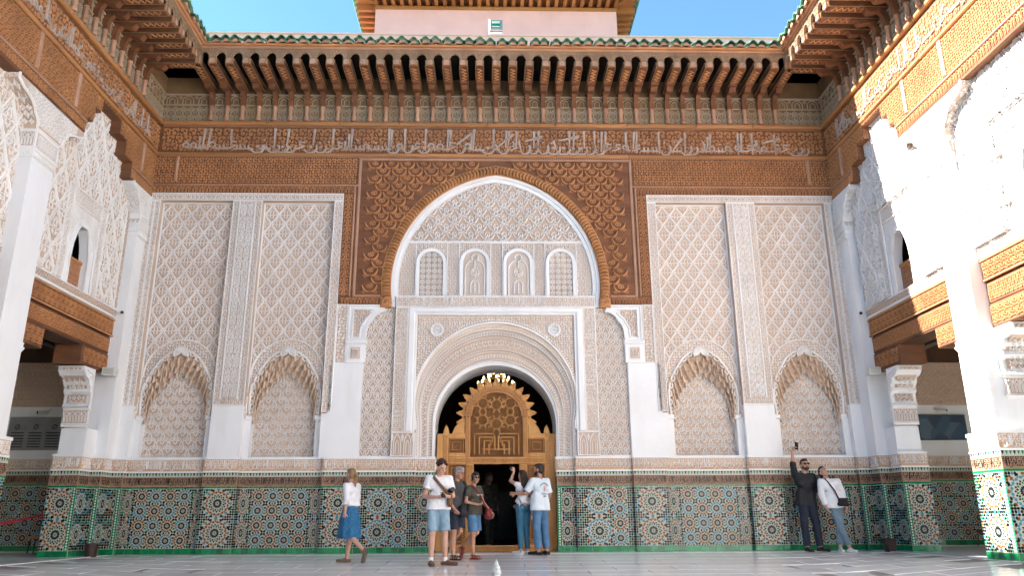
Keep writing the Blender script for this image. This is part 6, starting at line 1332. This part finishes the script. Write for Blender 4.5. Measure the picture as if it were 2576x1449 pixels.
# 1 woman walking past, seen from behind
pose = dict(neck=(0, .0, 1.46), head=(0, -.03, 1.635), kR=(-.09, -.07, .50), aR=(-.09, -.10, .085), tR=(-.09, -.27, .03), kL=(.09, .06, .50), aL=(.09, .42, .235), tL=(.09, .41, .075), eR=(-.22, -.02, 1.14), wR=(-.21, -.16, .93), eL=(.21, .06, 1.15), wL=(.2, .02, .92))
W1, J1, k1 = person('woman in white blouse and blue knee skirt walking left, back half turned', (-2.52, -1.95, G_at(-1.95)), R(-118), 1.56, pose, 'skin', 'cotton_white', None, 'skirt_blue', 'suede_tan', ('pony', 'hair_blond'), (R(-12), 0, 0), True, None, None, 1.35, 1.04, loose=0.022, sandals=False)
# 2 man reading his phone
pose = dict(neck=(0, -.01, 1.46), head=(0.02, -.075, 1.60), eR=(-.25, -.02, 1.12), wR=(-.10, -.25, 1.10), eL=(.24, -.02, 1.13), wL=(.12, -.25, 1.11), kR=(-.105, -.02, .5), aR=(-.11, .02, .085), tR=(-.115, -.14, .03), kL=(.11, -.03, .5), aL=(.13, .0, .085), tL=(.25, -.11, .03))
M2, J2, k2 = person('man in white shirt and light denim shorts looking down at his phone', (-0.96, -2.55, G_at(-2.55)), R(14), 1.70, pose, 'skin', 'cotton_white', 'denim_light', None, 'leather_brown', ('curly', 'hair_brown'), (R(20), R(24), 0), False, {'R': ((0.75, -0.5, 0.1), 0.9, (0.3, 0.5, 0.8)), 'L': ((-0.75, -0.5, 0.1), 0.9, (-0.3, 0.5, 0.8))}, None, 0.62, 0.90, 0.88, 0.016, 'cotton_white', wid=1.08)
phone('dark phone in both hands of the man in white shirt', onp(M2, k2, (0.01, -0.33, 1.135)), (R(-55), 0, R(14)))
cs = thing('camera_case', 'brown leather camera case on a shoulder strap across a white shirt', 'camera', onp(M2, k2, (0.16, -0.17, 1.06)), R(14))
g = G(); capsule(g, (0, 0, 0.06), (0, 0, -0.07), 0.045, 0.05, 10); sculpt('case', g, 'leather_brown', cs, 0.01, 1); g = G(); g.tube([(0.02, -0.03, 0.16), (0.03, -0.085, 0.17)], 0.035, 12); g.ball((0.02, 0.0, 0.15), (0.05, 0.04, 0.045)); obj('lens', g, ['dark_metal'], cs)
P = [onp(M2, k2, p) - cs.location for p in ((-0.12, -0.02, 1.475), (-0.10, -0.10, 1.42), (-0.03, -0.145, 1.33), (0.06, -0.150, 1.24), (0.14, -0.15, 1.13))]; c_, s_ = math.cos(-R(14)), math.sin(-R(14)); g = G()
P = [Vector((p.x * c_ - p.y * s_, p.x * s_ + p.y * c_, p.z)) for p in P]
g.grid(np.array([[p + Vector((0.022, 0, 0.016)), p + Vector((0, -0.008, 0)), p - Vector((0.022, 0, 0.016))] for p in P])); obj('strap', g, ['leather_brown'], cs)
for s in 'RL':
    g = G(); S_, E_ = J2['s' + s], J2['e' + s]; capsule(g, S_.lerp(E_, 0.56), S_.lerp(E_, 0.585), 0.0735, 0.0735, 14, True); capsule(g, S_.lerp(E_, 0.615), S_.lerp(E_, 0.635), 0.0735, 0.0735, 14, True); obj('sleeve_stripes', g, ['leather_brown'], M2)
# 3 grey-haired man behind him
pose = dict(head=(0.0, -.06, 1.62), kR=(-.09, -.02, .5), aR=(-.10, -.02, .085), tR=(-.12, -.18, .03), kL=(.09, -.02, .53), aL=(.07, .36, .22), tL=(.06, .36, .06), eR=(-.23, .03, 1.13), wR=(-.2, -.12, .95))
M3, J3, k3 = person('grey haired man in dark grey shirt and navy shorts behind the phone reader', (-0.70, -1.62, G_at(-1.62)), R(48), 1.60, pose, 'skin_tan', 'tee_grey', 'navy', None, 'shoe_black', ('short', 'hair_grey'), (R(5), R(10), 0), False, None, None, 0.75, 0.88, 0.86, 0.02, None, True)
glasses(M3, J3, (R(5), R(10), 0), 'dark_metal')
bag('shoulder_bag', 'black shoulder bag at the hip of the grey haired man', M3, k3, (-0.02, -0.20, 0.92), (0.10, 0.045, 0.10), 'black_cloth', 0.3, ((0, 0.02, 0.1), (0.06, -0.0, 0.3), (0.12, 0.08, 0.52)) and ((0.0, -0.17, 1.0), (0.06, -0.16, 1.2), (0.13, -0.06, 1.46)))
# 4 woman in olive shirt
pose = dict(head=(0.0, -.035, 1.63), kR=(-.085, -.06, .5), aR=(-.085, -.06, .085), tR=(-.10, -.22, .03), kL=(.085, -.02, .53), aL=(.08, .40, .22), tL=(.08, .40, .06), eR=(-.25, .02, 1.14), wR=(-.10, -.20, 1.08), eL=(.24, -.05, 1.14), wL=(.20, -.30, .93))
W4, J4, k4 = person('woman in olive shirt and denim bermudas walking right with a red bag', (-0.40, -1.50, G_at(-1.50)), R(52), 1.50, pose, 'skin_tan', 'tee_olive', 'denim_blue', None, 'leather_red', ('fringe', 'hair_black'), (R(-22), 0, 0), True, {'R': ((0.7, -0.5, 0.2), 1.1, (0, 0.3, 0.9))}, None, 0.62, 0.88, 0.92, 0.014, None, True, wid=0.94)
glasses(W4, J4, (R(-22), 0, 0), 'dark_metal', 'sunglasses')
g = G(); rr = random.Random(2)
for i in range(7):
    x = -0.085 + i * 0.028; V, F = ribbons([([(x, 0), (x, 0.03)], 0.007), ([(x, 0.03 * rr.random()), (x + 0.014, 0.03 * rr.random())], 0.006), ([(x + 0.014, 0), (x + 0.014, 0.024)], 0.006)], 0.002)
    yy = -0.168 + 0.9 * V[:, 0] ** 2 ; g.add(np.stack([V[:, 0], yy - V[:, 2], 1.265 + V[:, 1]], -1), F)
obj('shirt_print', g, ['print_white'], W4, kind='stuff')
bag('handbag', 'small red leather handbag carried by the woman in olive', W4, k4, (0.17, -0.27, 0.90), (0.085, 0.05, 0.085), 'leather_red', 0.2, ((0.16, -0.26, 0.98), (0.10, -0.19, 1.12), (0.0, -0.165, 1.28), (-0.09, -0.10, 1.43), (-0.10, -0.01, 1.48)))
# 5, 6 couple in front of the door, seen from behind
pose = dict(head=(0.0, -.03, 1.635), eL=(.20, -.10, 1.62), wL=(.16, -.22, 1.82), eR=(-.22, -.03, 1.15), wR=(-.10, -.20, 1.02), sL=(.165, 0, 1.43))
pose = dict(head=(0.0, -.03, 1.635), sL=(.165, 0, 1.44), eL=(.22, -.17, 1.52), wL=(.07, -.27, 1.72), eR=(-.20, .03, 1.15), wR=(-.05, -.24, 1.00), kR=(-.08, -.01, .5), kL=(.08, -.01, .5), aR=(-.08, .02, .085), aL=(.08, .02, .085))
W5, J5, k5 = person('long haired woman in white top and blue jeans photographing the door', (0.53, -0.50, G_at(-0.50)), R(-150), 1.55, pose, 'skin', 'cotton_white', 'denim_teal', None, 'shoe_white', ('long', 'hair_brown', (0.0, 0.09, -0.33)), (R(8), R(-10), 0), True, {'L': ((0, -0.2, 1), 0.7, (0, -1, 0)), 'R': ((0.3, -0.9, -0.2), 0.5, (0.4, 0.4, 0.3))}, None, 0.2, 1.06, 1.95, 0.006)
phone('phone held up by the long haired woman at the door', onp(W5, k5, (0.07, -0.35, 1.81)), (0, R(80), R(-150 + 20)))
phone('small dark phone in the lowered hand of the long haired woman', onp(W5, k5, (0.02, -0.36, 0.99)), (R(80), 0, R(-110)))
pose = dict(head=(0.0, -.02, 1.64), eR=(-.24, .02, 1.14), wR=(-.21, -.10, .93), eL=(.30, -.08, 1.17), wL=(.42, -.26, 1.17), kR=(-.12, -.01, .5), aR=(-.13, .03, .085), tR=(-.14, -.13, .03), kL=(.09, .0, .5), aL=(.07, .03, .085), tL=(.13, -.13, .03))
M6, J6, k6 = person('man in pale printed shirt and blue jeans seen from behind at the door', (0.84, -0.66, G_at(-0.66)), R(-145), 1.66, pose, 'skin_tan', 'cotton_pale', 'denim_blue', None, 'shoe_black', ('short', 'hair_black'), (R(22), 0, 0), False, None, 'hair_black', 0.85, 0.84, 1.92, 0.026, wid=1.05)
g = G(); st = []
for i in range(13):
    a = R(150 - i * 10); c, s = math.cos(a), math.sin(a); x, z = 0.105 * c, 1.26 + 0.105 * s
    st.append(([(x - 0.012 * c, z - 0.012 * s), (x + 0.014 * c, z + 0.014 * s)], 0.011)); 
    if i % 2: st.append(([(x + 0.012 * c, z + 0.012 * s), (x + 0.012 * c - 0.014 * s, z + 0.012 * s + 0.014 * c)], 0.008))
st += [([(-0.07 + 0.022 * i, 1.145 + 0.008 * (i % 2)), (-0.062 + 0.022 * i, 1.185 - 0.01 * (i % 3)), (-0.052 + 0.022 * i, 1.148)], 0.008) for i in range(7)]
V, F = ribbons(st, 0.002); V2, F2 = ribbons([([(-0.025, 1.115), (0.035, 1.115)], 0.022)], 0.002); V3, F3 = ribbons([([(0.01, 1.22), (0.0, 1.26), (0.015, 1.31)], [0.02, 0.05, 0.02]), ([(-0.02, 1.2), (0.03, 1.235)], 0.015)], 0.002)
bk = lambda V: np.stack([-V[:, 0], 0.158 - 0.012 + np.interp(V[:, 1], [1.1, 1.2, 1.35], [0.006, 0.012, 0.004]) - 1.1 * V[:, 0] ** 2 + V[:, 2], V[:, 1]], -1)
g.add(bk(V), F, 0); g.add(bk(V2), F2, 0); g.add(bk(V3), F3, 1); obj('shirt_print', g, ['print_teal', 'print_pink'], M6, kind='stuff')
wb = thing('water_bottle', 'clear plastic water bottle held between the couple at the door', 'bottle', onp(W5, k5, (-0.02, 0.06, 0.93)), 0); wb.rotation_euler = (0, R(-14), 0)
wb.location = (0.48, -0.80, 0.80)
g = G(); g.lathe([(0.0, 0.0), (0.03, 0.0), (0.033, 0.01), (0.031, 0.05), (0.033, 0.055), (0.031, 0.10), (0.033, 0.105), (0.031, 0.15), (0.022, 0.185), (0.013, 0.195), (0.013, 0.21)], (0, 0, 0), 14); obj('bottle_body', g, ['clear_plastic'], wb, True); g = G(); g.tube([(0, 0, 0.205), (0, 0, 0.225)], 0.015, 10); obj('cap', g, ['tile_blue'], wb)
# 7, 8 couple taking a selfie against the tiles
pose = dict(pelvis=(0, 0.05, .94), waist=(0, .03, 1.10), head=(0.02, -.03, 1.64), sR=(-.185, 0, 1.44), eR=(-.235, -.06, 1.66), wR=(-.235, -.10, 1.90), eL=(.22, .0, 1.15), wL=(.26, -.08, .93), kL=(.14, .0, .5), aL=(.17, .0, .085), tL=(.22, -.15, .03), kR=(-.09, .02, .5), aR=(-.08, .02, .085), tR=(-.09, -.15, .03))
M7, J7, k7 = person('bearded man in black shirt and sunglasses raising his phone for a selfie', (6.10, -0.36, G_at(-0.36)), R(4), 1.74, pose, 'skin', 'black_cloth', 'navy', None, 'shoe_black', ('tied', 'hair_brown'), (0, R(-10), R(-4)), False, {'R': ((0.25, -0.3, 0.9), 0.9, (0.6, -0.8, 0))}, 'hair_brown', 1.15, 0.86, 1.95, 0.022)
glasses(M7, J7, (0, R(-10), R(-4)), 'phone', 'sunglasses')
phone('black phone in the raised hand of the bearded man', onp(M7, k7, (-0.17, -0.17, 2.0)), (R(-8), R(10), R(14)))
pose = dict(pelvis=(.06, 0, .94), waist=(.03, -.01, 1.10), chest=(0.0, .0, 1.30), neck=(-.04, .05, 1.46), head=(-.085, .075, 1.60), sR=(-.18, .01, 1.40), eR=(-.20, -.01, 1.13), wR=(-.15, -.08, .90), sL=(.165, .0, 1.40), eL=(.23, .0, 1.14), wL=(.25, -.06, .90), hR=(-.02, 0, .93), hL=(.14, 0, .93), kR=(.09, -.06, .5), aR=(.23, -.06, .085), tR=(.27, -.20, .03), kL=(.10, .0, .5), aL=(.06, .0, .085), tL=(.05, -.15, .03))
W8, J8, k8 = person('woman in white blouse and grey jeans leaning back on the selfie man', (6.50, -0.58, G_at(-0.58)), R(-6), 1.63, pose, 'skin', 'cotton_white', 'denim_grey', None, 'shoe_white', ('long', 'hair_black', (0.16, 0.10, -0.22)), (R(10), R(-38), R(-18)), True, None, None, 1.85, 0.88, 1.84, 0.02)
bag('crossbody_bag', 'black crossbody bag with brown clasp on the leaning woman', W8, k8, (0.17, -0.17, 0.99), (0.10, 0.04, 0.075), 'black_cloth', 0.0, ((0.10, -0.15, 1.04), (0.03, -0.165, 1.22), (-0.07, -0.10, 1.40), (-0.10, -0.02, 1.465)), strapmat='black_cloth')
# 9 woman inside the hall
pose = dict(kR=(-.09, -.06, .5), aR=(-.09, -.08, .085), tR=(-.09, -.24, .03), aL=(.09, .1, .085))
person('long haired woman in patterned clothes standing inside the dark hall', (-0.14, 1.9, 0.02), R(30), 1.60, pose, 'skin_dark', 'pattern_cloth', 'pattern_cloth', None, 'shoe_white', ('long', 'hair_black', (0.0, 0.05, -0.4)), (0, 0, 0), True, None, None, 1.6, 0.86, 1.9, 0.03)
# 10 someone at the left edge
person('person in blue shorts and dark shoes mostly outside the left picture edge', (-8.32, -2.75, 0.03), R(70), 1.70, dict(), 'skin', 'cotton_white', 'denim_blue', None, 'shoe_black', ('short', 'hair_brown'), (0, 0, 0), False, None, None, 0.6, 0.9, 0.9, 0.02, 'cotton_white')

# repeats share a group
GROUPS = {'security_camera': 'security cameras on the walls', 'waste_bin': 'bins in the two corners', 'wall_speaker': 'speakers beside the capitals', 'pier': 'tall piers of the side walls', 'side_wall': 'side walls of the court', 'timber_lintel': 'timber lintels over the gallery openings',
          'bracket_capital': 'bracket capitals under the lintels', 'corner_capital': 'upper corner capitals', 'stepped_beam': 'stepped beams of the side walls', 'eave': 'bracket eaves round the court', 'gallery_wall': 'gallery end walls', 'stool': 'stools in the galleries', 'phone': 'phones in visitors hands', 'person': 'visitors in the courtyard'}
for o in COL.objects:
    if o.parent is None and 'label' in o:
        k_ = o.name.split('.')[0]
        if k_ in GROUPS: o['group'] = GROUPS[k_]
